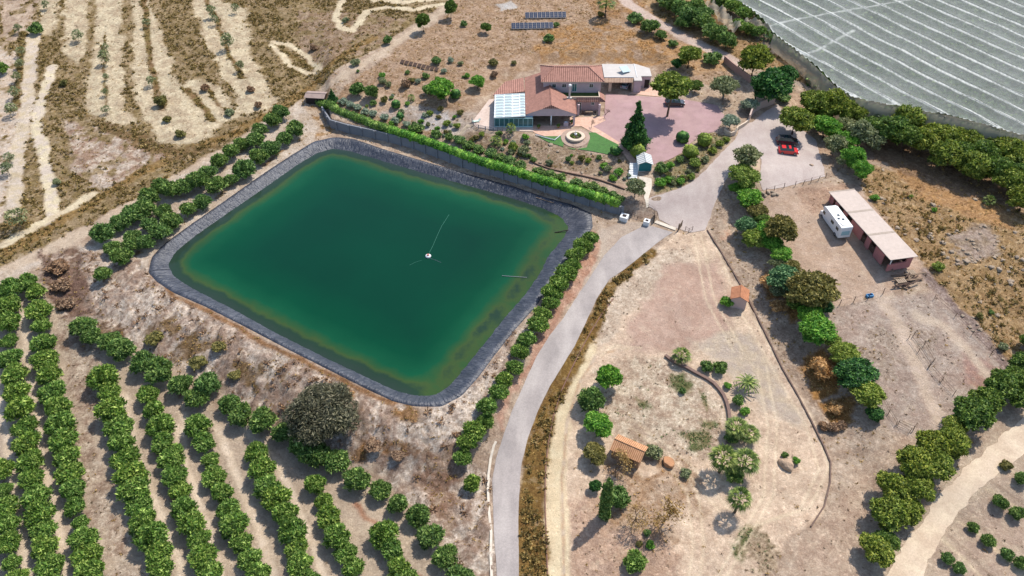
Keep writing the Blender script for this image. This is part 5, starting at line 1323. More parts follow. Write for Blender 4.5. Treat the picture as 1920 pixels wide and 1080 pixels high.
m = MB(); m.face([(hr, wy0, rz_at(hr)), (wx1, wy0, ze), (wx1, by - .01, ze), (cutx, by - .01, rz_at(cutx)), (wrx, rby, zr), (wrx, rfy, zr)])
HP(m, 'wing_roof_east', M_TY, fixn=False)
m = MB(); m.face([(hl, wy0, rz_at(hl)), (hr, wy0, rz_at(hr)), (wrx, rfy, zr)]); HP(m, 'half_hip_roof', M_TX, fixn=False)
m = MB(); m.tube([(wrx, rfy, zr), (wrx, rby, zr)], .14); m.tube([(hl, wy0, rz_at(hl)), (wrx, rfy, zr)], .12); m.tube([(hr, wy0, rz_at(hr)), (wrx, rfy, zr)], .12)
m.tube([(wx0 + .05, wy0, ze + .02), (wx0 + .05, wy1, ze + .02)], .1); m.tube([(wx1, wy0, ze), (wx1, by, ze)], .1); HP(m, 'ridge_tiles', M_TX)
m = MB(); m.prism([(wx0 + .1, wy0 + .12), (wx1 - .1, wy0 + .12), (wx1 - .1, wy0 + .38), (wx0 + .1, wy0 + .38)], ZH + 2.35, ZH + 2.78)
m.face([(wx0 + .3, wy0 + .13, ZH + 2.78), (wx1 - .3, wy0 + .13, ZH + 2.78), (hr, wy0 + .13, rz_at(hr) - .04), (hl, wy0 + .13, rz_at(hl) - .04)]); HP(m, 'gable', M_WALLH, fixn=False)
m = MB(); fy = wy0 + 4.2
m.box(wx0 + .2, fy, ZH - .3, wx1 - .4, fy + .3, ZH + 2.9); m.box(wx0 + .2, fy + .3, ZH - .3, wx0 + .5, wy1 - .3, ZH + 2.75); m.box(wx1 - .7, fy + .3, ZH - .3, wx1 - .4, by, ZH + 2.75)
m.box(wx0 + .5, wy1 - .6, ZH - .3, ax0 + .6, wy1 - .3, ZH + 2.75); HP(m, 'wing_wall', M_WALLH)
window((wrx + wx0) / 2 + 2.5, ZH + .05, 2.2, 2.1, house, fy, True); window(wrx + 3.0, ZH + .9, 1.4, 1.2, house, fy)
m = MB(); x_, y_ = Q(1033, 236, 0); m.tube([(x_, wy0 + .25, ZH - .1), (x_, wy0 + .25, ZH + 2.4)], .16, 10); HP(m, 'porch_column', M_WHITE, smooth=True)
m = MB(); x_ = wx1 - .5; m.box(x_ - .2, wy0 + .1, ZH - .2, x_ + .2, wy0 + .4, ZH + 2.34); HP(m, 'porch_column', M_WALLH)
# chimney pipe
cx_, cyy = Q(1067.5, 184, 3.3)
m = MB(); m.tube([(cx_, cyy, ZH + 2.9), (cx_, cyy, ZH + 6.1)], .2, 10); m.box(cx_ - .55, cyy - .3, ZH + 2.9, cx_ + .55, cyy + .3, ZH + 3.5); ch = HP(m, 'chimney', M_FLATR)
m = MB(); m.lathe([(.1, ZH + 6.12), (.34, ZH + 6.14), (.34, ZH + 6.5), (.2, ZH + 6.62)], 10, (cx_, cyy)); HP(m, 'chimney_cap', M_WHITE, ch)
# lean-to
m = MB(); m.slab([QV(924, 178, 2.4), QV(983.5, 171.5, 2.75), QV(981.5, 145.5, 2.75), QV(947, 153, 2.5)], .18); HP(m, 'lean_to_roof', M_TX)
m = MB(); pts = [Q(927, 178, 2.4), Q(982, 172.5, 2.4), Q(980, 147, 2.4), Q(949, 154, 2.4)]; m.prism(pts, ZH - .3, ZH + 2.3); HP(m, 'lean_to_wall', M_CREAMW)
# conservatory
dx0, dy0 = Q(926, 221.5, 2.4); dx1 = wx0 - .05; dy1 = Q(955, 176.5, 2.6)[1]
def dz(x): return ZH + 2.4 + .4 * (x - dx0) / (dx1 - dx0)
cons = MB(); cons.slab([(dx0, dy0, dz(dx0)), (dx1, dy0, dz(dx1)), (dx1, dy1, dz(dx1)), (dx0, dy1, dz(dx0))], .1)
cons = HP(cons, 'conservatory_roof', simple('frosted_roof_panel', S(214,226,222), .35, .08, .6, spec=.4))
m = MB(); nr = 8
for i in range(nr + 1):
    yy = dy0 + .1 + (dy1 - dy0 - .2) * i / nr
    m.slab([(dx0 + .02, yy - .07, dz(dx0) + .12), (dx1 - .02, yy - .07, dz(dx1) + .12), (dx1 - .02, yy + .07, dz(dx1) + .12), (dx0 + .02, yy + .07, dz(dx0) + .12)], .115)
for f_ in (.0, .30, .56, .8):
    xx = dx0 + .05 + (dx1 - dx0) * f_
    m.slab([(xx, dy0 + .05, dz(xx) + .09), (xx + .18, dy0 + .05, dz(xx) + .09), (xx + .18, dy1 - .05, dz(xx) + .09), (xx, dy1 - .05, dz(xx) + .09)], .08)
HP(m, 'roof_bars', M_WHITE, cons)
m = MB()
for i in range(nr):
    yy = dy0 + .1 + (dy1 - dy0 - .2) * (i + .5) / nr
    for a_, b_ in ((.06, .28), (.34, .54), (.84, .97)):
        xa, xb = dx0 + (dx1 - dx0) * a_, dx0 + (dx1 - dx0) * b_
        m.slab([(xa, yy - .33, dz(xa) + .05), (xb, yy - .33, dz(xb) + .05), (xb, yy - .1, dz(xb) + .05), (xa, yy - .1, dz(xa) + .05)], .045)
HP(m, 'roof_shades', simple('grey_blind', S(150,178,178), .5, .1, 1), cons)
ex = Q(999.5, 221, 2.4)[0]
m = MB(); m.slab([(dx1 + .01, dy0 + .6, ZH + 2.32), (ex, dy0 + .6, ZH + 2.32), (ex, dy0 + 2.3, ZH + 2.32), (dx1 + .01, dy0 + 2.3, ZH + 2.32)], .08); HP(m, 'side_glass_roof', simple('pale_blue_panel', S(150,190,208), .3, .1, 1))
m = MB(); gy0 = dy0 + .15
m.box(dx0 + .1, gy0, ZH + 2.15, ex, gy0 + .14, ZH + 2.31); m.box(dx0 + .1, gy0, ZH - .1, ex, gy0 + .14, ZH + .35)
nf = 8
for i in range(nf + 1):
    xx = dx0 + .1 + (ex - dx0 - .22) * i / nf; m.box(xx, gy0 - .003, ZH + .35, xx + .12, gy0 + .135, ZH + 2.15)
HP(m, 'glass_wall_frame', M_BLUEF)
m = MB(); m.box(dx0 + .15, gy0 + .05, ZH + .35, ex - .05, gy0 + .09, ZH + 2.15); m.box(dx0 + .16, gy0 + .2, ZH, dx0 + .2, dy1 - .1, ZH + 2.3); HP(m, 'glass_panes', M_TEALG)
m = MB(); m.box(dx0 + .08, gy0 + .2, ZH - .1, dx0 + .13, dy1 - .1, ZH + .9); HP(m, 'side_panel', M_BLUEF)
# garage wing
fx0, fy0 = Q(1133, 145, 3.1); fx1 = Q(1188.5, 146.5, 3.1)[0]; fyb = Q(1150, 120, 3.1)[1]
gx1 = Q(1204, 150, 3.1); gx2 = Q(1222, 142.6, 3.1)
m = MB(); m.slab([(fx0, fy0, ZH + 3.1), (fx1, fy0, ZH + 3.1), (fx1, Q(1190, 151, 3.1)[1], ZH + 3.1), (gx1[0], Q(1190, 151, 3.1)[1], ZH + 3.1), (gx1[0], gx2[1], ZH + 3.1), (gx2[0], gx2[1], ZH + 3.1), (gx2[0], Q(1221, 128, 3.1)[1], ZH + 3.1), (Q(1192, 121, 3.1)[0], fyb, ZH + 3.1), (fx0, fyb, ZH + 3.1)], .25); HP(m, 'flat_roof', M_FLATR)
m = MB()
for a_, b_ in (((fx0, fy0), (fx1, fy0)), ((Q(1189, 122, 3.1)[0], fyb), (Q(1189, 122, 3.1)[0], fy0))): m.tube([(*a_, ZH + 3.14), (*b_, ZH + 3.14)], .09)
HP(m, 'roof_coping', M_WHITE)
ey = Q(1150, 154.5, 2.5)[1]
m = MB(); m.slab([(fx0, ey, ZH + 2.5), (fx1, ey, ZH + 2.5), (fx1, fy0 - .003, ZH + 3.12), (fx0, fy0 - .003, ZH + 3.12)], .14); HP(m, 'garage_eave', wave_mat('pale_tile', S(206,176,150), S(166,132,112), 'X', .35))
py_ = ey + .35
for pa, pb in ((1140, 1145), (1183, 1188)):
    m = MB(); m.box(Q(pa, 168, 0)[0], py_, ZH - .2, Q(pb, 168, 0)[0], py_ + .5, ZH + 2.6); HP(m, 'garage_pier', M_CREAMW)
m = MB(); m.box(fx0, fyb - .5, ZH - .2, fx1, fyb - .2, ZH + 2.84)
HP(m, 'garage_back_wall', M_CREAMW)
m = MB(); yy = Q(1190, 151, 3.1)[1] + .2
m.box(fx1 + .05, yy, ZH - .2, gx1[0] - .1, yy + .25, ZH + 2.84); m.box(fx1 - .25, py_ + .52, ZH - .2, fx1, fyb - .5, ZH + 2.84); m.box(gx1[0] - .1, gx2[1] + .2, ZH - .2, gx2[0] - .1, gx2[1] + .4, ZH + 2.84); m.box(gx1[0] - .3, yy + .25, ZH - .2, gx1[0] - .1, gx2[1] + .2, ZH + 2.84)
HP(m, 'garage_wall', M_WALLH)
m = MB(); xx = Q(1212, 155, 1)[0]; m.box(xx - .55, gx2[1] + .15, ZH, xx + .55, gx2[1] + .19, ZH + 2.1); HP(m, 'garage_door', M_DARK)
sk = MB(); c0 = QV(1171, 134, 3.2)
sk.box(-1.1, -.9, 0, 1.1, .9, .1); sp_ = sk.build('roof_solar_panel', simple('pale_blue_glass', S(176,206,214), .2, .2, 2, spec=.6), None, (c0.x, c0.y, c0.z + .55), .45)
sp_.rotation_euler = (.38, .12, .55); tag(sp_, 'pale blue tilted panel standing on the flat garage roof', 'solar panel')

# ------------------------------------------------------------------ deck and things around the house
sheet('deck', [(926,186),(917,187),(889,224),(886,232),(893,239),(918,243),(940,246),(1000,247),(1000,236),(926,236)], tracks_mat('deck_boards', S(206,186,172), S(192,170,156), .6), .09, 0, .8)
def fence(name, pts, label, cat, mat, h=1.1, step=2.2, pr=.05, rails=2, rail_r=.025, fpx=True, panel=None, lean=0, railmat=None):
    P = [G(*p) for p in pts] if fpx else [Vector(p) for p in pts]
    root = empty(name, P[0], label, cat); o0 = P[0]
    Q_ = [P[0]]
    for a, b_ in zip(P[:-1], P[1:]):
        L = (b_ - a).length; n = max(1, round(L / step))
        for i in range(1, n + 1):
            q = a.lerp(b_, i / n); q.z = Z(q.x, q.y); Q_.append(q)
    for i, q in enumerate(Q_):
        m = MB(); l = Vector((random.uniform(-lean, lean), random.uniform(-lean, lean), 0))
        m.tube([q - o0 - Vector((0, 0, .2)), q - o0 + Vector((0, 0, h * random.uniform(.92, 1.08))) + l], pr, 6); m.build('post', mat, root)
    m = MB()
    for k in range(rails):
        z_ = h * (.9 - .45 * k)
        for a, b_ in zip(Q_[:-1], Q_[1:]): m.tube([a - o0 + Vector((0, 0, z_)), b_ - o0 + Vector((0, 0, z_))], rail_r, 4)
    if rails: m.build('rail', railmat or mat, root)
    if panel:
        m = MB()
        for a, b_ in zip(Q_[:-1], Q_[1:]):
            d = (b_ - a); nn = max(2, int(d.length / .22))
            for i in range(nn):
                c_ = a.lerp(b_, (i + .5) / nn) - o0; u_ = d.normalized() * .045
                m.face([c_ - u_ + Vector((0, 0, .08)), c_ + u_ + Vector((0, 0, .08)), c_ + u_ + Vector((0, 0, h - .05)), c_ - u_ + Vector((0, 0, h - .05))])
        m.build('pickets', panel, root, fixn=False)
    return root
fence('deck_fence', [(885,229),(888,236),(897,242),(910,245),(925,247),(942,246)], 'grey picket fence curving round the terrace left of the conservatory', 'fence', M_GWALL, 1.15, 1.2, .06, 2, panel=simple('grey_picket', S(150,150,156), .8, .1))
g = G(893, 229)
t = empty('sun_lounger', g, 'pale green sun lounger on the deck left of the conservatory', 'sun lounger', .3)
m = MB(); m.box(-.9, -.3, .25, .5, .3, .33); m.slab([(.5, -.3, .33), (.95, -.3, .7), (.95, .3, .7), (.5, .3, .33)], .06); m.build('bed', simple('pale_green_fabric', S(206,226,210), .8, .1), t)
for a_ in (-.8, .4):
    for b_ in (-.27, .27):
        m = MB(); m.tube([(a_, b_, 0), (a_, b_, .26)], .03); m.build('leg', M_WHITE, t)
# round planter with fountain
g = G(1079, 258); z0 = Z(g.x, g.y)
sheet('round_paving', [(g.x + 3.05 * math.cos(a), g.y + 3.2 * math.sin(a)) for a in np.linspace(0, 6.2832, 40, endpoint=False)], M_DISC, .14, 0, .8, world=True)
t = empty('round_planter', (g.x, g.y, z0 + .1), 'round cream stone planter with a white spout in front of the porch', 'planter')
m = MB(); m.lathe([(2.0, 0), (2.0, .38), (1.95, .42), (1.3, .42), (1.25, .38), (1.25, .1)], 36); m.build('rim', M_CREAMW, t)
m = MB(); m.lathe([(1.24, .1), (1.24, .26), (.2, .34)], 24); m.build('soil', M_WOODD, t)
m = MB(); m.lathe([(.14, .3), (.1, .5), (.32, .8), (.3, .85), (.07, .86), (.07, 1.3), (.16, 1.4), (.05, 1.5)], 12); m.build('spout', M_WHITE, t, smooth=True)
for i in range(6):
    a = i * 1.05; kk = ('shrub', 'shrubl', 'shrubo')[i % 3]
    o = link('planter_plants', PROTO[kk]['c'][i % 3], t, (.8 * math.cos(a), .8 * math.sin(a), .2)); o.scale = (.38, .38, .35)
# porch furniture
def table_set(px, py, lab):
    g = G(px, py)
    t = empty('garden_table', g, lab, 'table')
    m = MB(); m.box(-.8, -.4, .7, .8, .4, .75); m.build('tabletop', M_WOOD, t)
    for a_ in (-.7, .7):
        for b_ in (-.32, .32):
            m = MB(); m.tube([(a_, b_, 0), (a_, b_, .7)], .035); m.build('leg', M_WOOD, t)
    return g
g = table_set(1104, 214, 'small wooden table on the porch beneath the balcony')
for i, (dx, lb) in enumerate(((-1.3, 'dark chair at the left end of the porch table'), (1.3, 'dark chair at the right end of the porch table'))):
    t = empty('garden_chair', (g.x + dx, g.y, g.z), lb, 'chair')
    m = MB(); m.box(-.24, -.24, .42, .24, .24, .47); m.build('seat', M_WOODD, t)
    m = MB(); s_ = -1 if dx < 0 else 1; m.box(min(.2 * s_, .25 * s_), -.24, .47, max(.2 * s_, .25 * s_), .24, .95); m.build('backrest', M_WOODD, t)
    for a_ in (-.2, .2):
        for b_ in (-.2, .2):
            m = MB(); m.tube([(a_, b_, 0), (a_, b_, .42)], .025); m.build('leg', M_WOODD, t)
g = G(1061, 236)
t = empty('barbecue_unit', g, 'white washbasin unit at the right end of the shaded porch', 'sink unit')
m = MB(); m.box(-.5, -.35, 0, .5, .35, .9); m.build('cabinet', M_WALLH, t); m = MB(); m.lathe([(.3, .9), (.32, .98), (.22, .99), (.2, .93)], 14); m.build('basin', M_WHITE, t)
for x, y, l in ((1010, 241, 'dark potted plant at the left of the patio'), (1047, 240, 'little potted plant in the middle of the patio'), (1072, 232, 'leafy potted plant at the porch corner')):
    g = G(x, y); t = empty('potted_plant', g, l, 'potted plant')
    m = MB(); m.lathe([(.18, 0), (.28, .4), (.3, .45), (.24, .45), (.2, .38)], 12); m.build('pot', M_TO, t)
    o = link('leaves', PROTO['shrub']['c'][0], t, (0, 0, .3)); o.scale = (.42, .42, .6)
for i, (x, y, l) in enumerate(((1110, 232, 'small dead leafless tree at the courtyard edge, lower of two'), (1133, 213, 'small dead leafless tree at the porch corner, upper of two'), (1306, 256, 'tiny dark bare stump shrub in the courtyard'))):
    o = plant('bare', x, y, 9 if i < 2 else 5, l, zs=1.4, var=i)
    for c_ in list(o.children):
        if c_.name.startswith('crown'): bpy.data.objects.remove(c_)
# stepped stone bench under the patio
m = MB(); a = G(1012, 255); b_ = G(1040, 263)
fence('low_patio_wall', [(1005,254),(1020,259),(1040,264),(1050,256)], 'low white stone kerb along the lower patio edge', 'low wall', M_WHITE, .3, .5, .1, 1, .09)

# solar arrays
def solar(px, py, n, lab):
    g = G(px, py); t = empty('solar_array', g, lab, 'solar panels', .04)
    wd = 1.06
    for i in range(n):
        x = (i - (n - 1) / 2) * wd
        m = MB(); m.slab([(x - .5, -.85, .35), (x + .5, -.85, .35), (x + .5, .65, 1.25), (x - .5, .65, 1.25)], .05)
        p_ = m.build('panel', M_METAL, t)
        m = MB()
        for jx in (0, 1):
            for jy in (0, 1, 2):
                xa = x - .46 + jx * .47; ya = -.80 + jy * .48; za = lambda y: .35 + (y + .85) * .6 + .008
                m.face([(xa, ya, za(ya)), (xa + .44, ya, za(ya)), (xa + .44, ya + .45, za(ya + .45)), (xa, ya + .45, za(ya + .45))])
        m.build('cells', M_PANEL, p_, fixn=False)
    for i in range(0, n + 1, 2):
        x = (i - n / 2) * wd
        m = MB(); m.tube([(x, .5, -.2), (x, .5, 1.12)], .04); m.build('leg', M_METAL, t); m = MB(); m.tube([(x, -.7, -.2), (x, -.7, .4)], .04); m.build('leg', M_METAL, t)
solar(1023, 33, 10, 'upper of two solar panel rows on the dry slope behind the house')
solar(998, 53, 10, 'lower of two solar panel rows on the dry slope behind the house')
# dark low rack in the upper garden
t = empty('cold_bed', G(786, 128), 'long low row of dark boards on the slope above the willow-like tree', 'board row')
A = G(750, 120) - t.location; B = G(822, 136) - t.location
m = MB(); u = (B - A).normalized(); v = Vector((-u.y, u.x, 0)) * .9
for k in range(9):
    p = A.lerp(B, k / 9); q = A.lerp(B, (k + .82) / 9)
    m.slab([p + Vector((0, 0, .35)), q + Vector((0, 0, .35)), q + v + Vector((0, 0, .75)), p + v + Vector((0, 0, .75))], .05)
m.build('boards', M_WOODD, t)

# ------------------------------------------------------------------ huts
def hut(name, loc, rot, L, Wd, h, rh, tile, wall, label, door=None, over=.25, cat='hut', trim=None):
    t = empty(name, loc, label, cat, rot)
    m = MB(); m.box(-L/2, -Wd/2, -.4, L/2, Wd/2, h); 
    for s_ in (-1, 1):
        x = s_ * L / 2 * .998
        m.face([(x, -Wd/2, h), (x, Wd/2, h), (x, 0, rh - .06)])
    m.build('wall', wall, t)
    X = L / 2 + over; sl = (rh - h) / (Wd / 2); Y = Wd / 2 + over; ze_ = h - over * sl
    for s_, nm in ((-1, 'roof'), (1, 'roof')):
        m = MB(); m.slab([(-X, s_ * Y, ze_ + .08), (X, s_ * Y, ze_ + .08), (X, 0, rh + .08), (-X, 0, rh + .08)][::(1 if s_ < 0 else -1)], .08); rf = m.build(nm, tile, t)
    m = MB(); m.tube([(-X, 0, rh + .09), (X, 0, rh + .09)], .09); m.build('ridge', tile, t)
    if door:
        side, x, wd, hg, mat = door
        m = MB()
        if side == 'front': m.box(x - wd/2, -Wd/2 - .04, 0, x + wd/2, -Wd/2 - .003, hg)
        else: m.box(L/2 + .003, x - wd/2, 0, L/2 + .04, x + wd/2, hg)
        m.build('door', mat, t)
    return t
a, b_ = G(1152, 850), G(1205, 874)
rot1 = math.atan2(b_.y - a.y, b_.x - a.x)
g = G(1180, 838, 2.4)
hut('tiled_hut', g, rot1, 4.3, 2.7, 2.1, 2.75, M_TOY, simple('ochre_plaster', S(178,142,112), .9, .2, 1), 'small hut with bright orange tiled roof among the sand garden trees', ('front', 1.0, .8, 1.7, M_WOODD))
g = G(1388, 550, 2.3)
hut('pump_hut', g, 1.30, 2.6, 2.6, 2.1, 2.8, M_TO, simple('pale_pink_plaster', S(206,178,168), .9, .12, 1), 'little pink hut with tiled roof beside the sand area kerb', None)
g = G(592, 177, 1.8)
hut('garden_shed', g, -.1, 4.2, 2.6, 1.7, 2.0, simple('weathered_sheet', S(172,150,140), .9, .25, 1), M_DARK, 'low weathered shed at the left end of the long hedge', None)
g = G(1208, 318)
t = hut('teal_shed', (g.x, g.y + 1.0, g.z), math.pi / 2, 3.0, 2.7, 1.7, 2.3, wave_mat('striped_sheet', S(226,226,222), S(140,144,146), 'X', .62, .5, .2, .1), M_WHITE, 'little shed with striped grey roof and teal front below the courtyard', None, .2)
m = MB(); m.box(-1.56, -1.2, .05, -1.51, 1.2, 1.6); m.face([(-1.53, -1.2, 1.6), (-1.53, 1.2, 1.6), (-1.53, 0, 2.1)]); m.build('teal_front', M_TEAL, t)
t = empty('garden_steps', G(1187, 332), 'flight of pale steps with dark risers left of the teal shed', 'steps')
A = G(1186, 334); B = G(1189, 309); m = MB()
for k in range(9):
    p = A.lerp(B, k / 8) - t.location; m.box(p.x - .9, p.y - .22, p.z - .35, p.x + .9, p.y + .22, p.z + .16 + .02 * k)
m.build('treads', M_WHITE, t)
t = empty('stone_steps', G(866, 250), 'stone steps climbing from the hedge towards the deck', 'steps')
A = G(862, 256); B = G(880, 236); m = MB()
for k in range(10):
    p = A.lerp(B, k / 9) - t.location; m.box(p.x - .7, p.y - .18, p.z - .3, p.x + .7, p.y + .18, p.z + .16)
m.build('treads', simple('step_stone', S(206,186,160), .9, .2, 2), t)

# ------------------------------------------------------------------ walls
def wall(name, pts, h, th, mat, label, fpx=True, cat='wall', pillars=None, ztop=None, cap=None, follow=False):
    P = [G(*p) for p in pts] if fpx else [Vector((p[0], p[1], 0)) for p in pts]
    o0 = P[0].copy(); root = empty(name, o0, label, cat)
    n = len(P); m = MB(); L = []; Rr = []
    for i in range(n):
        d = (P[min(i + 1, n - 1)] - P[max(i - 1, 0)]); d.z = 0; d.normalize(); nn = Vector((-d.y, d.x, 0)) * th / 2
        L.append(P[i] + nn - o0); Rr.append(P[i] - nn - o0)
    for i in range(n - 1):
        zb = [Z(P[i].x, P[i].y) - o0.z - .5, Z(P[i + 1].x, P[i + 1].y) - o0.z - .5]
        if ztop is not None: zt = [ztop - o0.z] * 2; zb = [-.8 - o0.z] * 2
        else: zt = [zb[0] + .5 + h, zb[1] + .5 + h]
        a, b_, c, d = Rr[i], Rr[i + 1], L[i + 1], L[i]
        m.prism([a[:2], b_[:2], c[:2], d[:2]], [zb[0], zb[1], zb[1], zb[0]], [zt[0], zt[1], zt[1], zt[0]])
    m.build('masonry', mat, root)
    if pillars:
        pts_ = []; acc = pillars / 2
        for i in range(n - 1):
            a, b_ = P[i], P[i + 1]; l = (b_ - a).length
            while acc < l: pts_.append((a.lerp(b_, acc / l), (b_ - a).normalized())); acc += pillars
            acc -= l
        for q, d in pts_:
            nn = Vector((d.y, -d.x, 0)) * (th / 2 + .1); c = q + nn - o0; zt = (ztop if ztop is not None else q.z + h) - o0.z + .04
            m = MB(); u = Vector((d.x, d.y, 0)) * .17; v_ = Vector((d.y, -d.x, 0)) * .12
            m.prism([(c - u - v_)[:2], (c + u - v_)[:2], (c + u + v_)[:2], (c - u + v_)[:2]], (-.6 - o0.z) if ztop is not None else q.z - o0.z - .4, zt); m.build('pillar', mat, root)
    return root
wp = [(float(a), float(b)) for a, b in WALL[1:]]
wall('retaining_wall', wp, 2, .34, M_GWALL, 'long grey retaining wall with pillars between pond and garden', False, pillars=3.2, ztop=2.12)
wall('entrance_wall', [(1403,230),(1407,219),(1414,210),(1425,204),(1438,199),(1451,194)], 1.9, .3, M_WALLP if False else simple('salmon_plaster', S(206,180,166), .9, .12, 1), 'curved pale pink entrance wall beside the silvery olive tree')
wall('planter_wall', [(1358,247),(1362,252),(1370,255),(1378,252),(1382,244),(1396,236),(1403,230)], .9, .3, M_CREAMW, 'curved cream planter wall holding the ball-crowned olive tree')
wall('boundary_wall', [(1357,117),(1372,130),(1390,144),(1406,156)], 1.7, .3, simple('brown_pink_plaster', S(186,150,136), .9, .15, 1), 'brown pink boundary wall beside the upper dirt lane')
wall('curved_edging', [(1247,668),(1256,675),(1266,681),(1276,686),(1288,691),(1300,698),(1313,705),(1326,712),(1338,720),(1348,731),(1356,742),(1362,756),(1366,772),(1368,790),(1368,808),(1366,824),(1361,838)], .42, .5, simple('old_stone_edging', S(140,114,102), .9, .3, 3, bmp=.4), 'low curved brown stone edging around the sand garden', cat='stone edging')
wall('garden_edging', [(995,303),(1010,310),(1030,317),(1060,324),(1090,330),(1120,337),(1150,347),(1172,356)], .3, .25, simple('brown_edging', S(140,114,96), .9, .3, 3), 'thin brown edging along the path under the lawn slope', cat='stone edging')
wall('lane_kerb', [(922,1085),(920,1040),(921,1000),(917,960),(915,920),(916,890),(920,860),(926,836),(930,828)], .12, .35, M_CONC, 'pale concrete kerb on the left of the asphalt road', cat='kerb')
wall('sand_kerb', [(1326,432),(1350,470),(1380,520),(1402,560),(1418,592),(1442,640),(1466,690),(1492,735),(1520,788),(1545,838),(1557,868),(1556,905),(1545,950),(1520,988)], .22, .22, simple('dark_kerb', S(128,104,92), .9, .35, 2), 'long dark low kerb bounding the sand area on the right', cat='kerb')
wall('track_edging', [(1150,560),(1128,590),(1108,622),(1090,655),(1070,695),(1052,735),(1038,780),(1028,830),(1023,880),(1022,940),(1024,1000),(1027,1085)], .12, .15, simple('rusty_edging', S(150,112,96), .9, .35, 2), 'thin reddish edging between verge and pale sand track', cat='kerb')
# fences
fence('post_fence', [(1548,577),(1600,567),(1655,552)], 'wooden post fence below the yard beside the wide brown-green tree', 'fence', M_WOODD, 1.3, 2.6, .06, 1, .02, lean=.15)
fence('post_fence', [(1436,362),(1452,357),(1470,352)], 'short post fence above the yard beside a heap of stones', 'fence', M_WOODD, 1.2, 1.8, .06, 1, .02, lean=.15)
fence('post_fence', [(1491,349),(1520,343),(1548,334)], 'post fence at the lower edge of the parking area', 'fence', M_WOODD, 1.2, 2.0, .06, 1, .02, lean=.15)
fence('rail_fence', [(1704,634),(1722,660),(1742,689),(1765,716),(1788,740)], 'long rail fence crossing the lower yard diagonally', 'fence', M_WOOD, 1.1, 3.2, .05, 2, .03, lean=.1)
fence('rail_fence', [(1712,630),(1732,648),(1750,678),(1741,688)], 'small rail pen attached to the diagonal fence in the lower yard', 'fence', M_WOOD, 1.1, 3.2, .05, 2, .03, lean=.1)
fence('rail_fence', [(1652,748),(1666,775),(1680,797),(1705,811)], 'rail fence beside the pale flowering tree in the lower yard', 'fence', M_WOOD, 1.1, 3.0, .05, 2, .03, lean=.1)
fence('rail_fence', [(1684,795),(1712,808),(1716,800)], 'short corner fence above the lower right pines', 'fence', M_WOOD, 1.1, 2.5, .05, 2, .03, lean=.1)
fence('wire_fence', [(1752,560),(1790,594),(1822,628),(1858,664),(1890,698)], 'long wire fence along the foot of the scrub slope', 'fence', M_WOODD, 1.1, 4.0, .045, 2, .02, lean=.1)
fence('gate_fence', [(1179,405),(1195,410),(1213,416)], 'low railing between the two white gate boxes', 'railing', M_WOODD, .7, 1.6, .04, 2, .03)
fence('wire_fence', [(1190,384),(1204,385),(1216,389),(1227,397),(1232,405),(1230,414)], 'curved wire fence around the small oval bed by the gate', 'fence', M_WOODD, .9, 1.8, .035, 2, .02)
fence('gate_fence', [(1285,432),(1291,436),(1298,432)], 'short railing just right of the gate', 'railing', M_WOODD, 1.0, .9, .05, 2, .03)
def gate_leaf(px, py, ang, lab):
    g = G(px, py); t = empty('gate_leaf', g, lab, 'gate', ang)
    m = MB(); m.tube([(0, 0, -.2), (0, 0, 1.9)], .09, 8); m.build('gate_post', M_WOODD, t)
    m = MB()
    for k in range(7): m.box(.12 + k * .25, -.03, .12, .3 + k * .25, .03, 1.35 + .04 * k)
    m.box(.1, .031, .4, 1.86, .08, .5); m.box(.1, .031, 1.1, 1.86, .08, 1.2); m.build('boards', M_WOOD, t)
gate_leaf(1226, 418, 1.45, 'open wooden gate leaf on the left of the gate slab')
gate_leaf(1271, 434, 1.0, 'open wooden gate leaf on the right of the gate slab')
def gbox(px, py, s_, lab):
    g = G(px, py); t = empty('meter_box', g, lab, 'meter box', -.4)
    m = MB(); m.box(-s_, -s_, -.1, s_, s_, 1.0); m.build('cabinet', M_WHITE, t, bevel=.03); m = MB(); m.box(-s_ * .5, -s_ * .5, 1.0, s_ * .5, s_ * .5, 1.03); m.build('opening_shade_plate', M_DARK, t)  # dark plate on top paints the shade of the box opening
gbox(1170, 412, .75, 'white concrete box with dark opening at the hedge end')
gbox(1212, 421, .55, 'smaller white concrete box beside the left gate leaf')

# ------------------------------------------------------------------ long hedge
HL = [(597,188),(612,195),(627,201),(643,208),(660,214),(680,223),(700,231),(733,241),(773,254),(813,268),(853,283),(893,298),(937,314),(977,329),(1027,344),(1060,354),(1100,369),(1140,382),(1162,391)]
t = empty('clipped_hedge', G(880, 296), 'long clipped green hedge along the top of the grey retaining wall', 'hedge')
def hedge_part(pts, mat, seed):
    P = [G(px, py, .7) for px, py in pts]; L = []
    rsx = RS(seed)
    for a, b_ in zip(P[:-1], P[1:]):
        n = max(1, int((b_ - a).length / .75))
        for i in range(n):
            q = a.lerp(b_, i / n); zz = 2.05 if q.x > WALL[2, 0] + 1 else Z(q.x, q.y)
            L.append((q.x - t.location.x, q.y - t.location.y, zz - t.location.z + .35, rsx.uniform(.9, 1.15), rsx.uniform(1.0, 1.3), rsx.uniform(.9, 1.15)))
    return link('foliage', lobes_mesh('foliage', L, 260 * len(L), .085, FM[mat], rsx, core=.82, elong=1.4, tilt=.5, stray=.06), t)
hedge_part(HL[:8], 'citrus', 301); hedge_part(HL[7:], 'bright', 302)

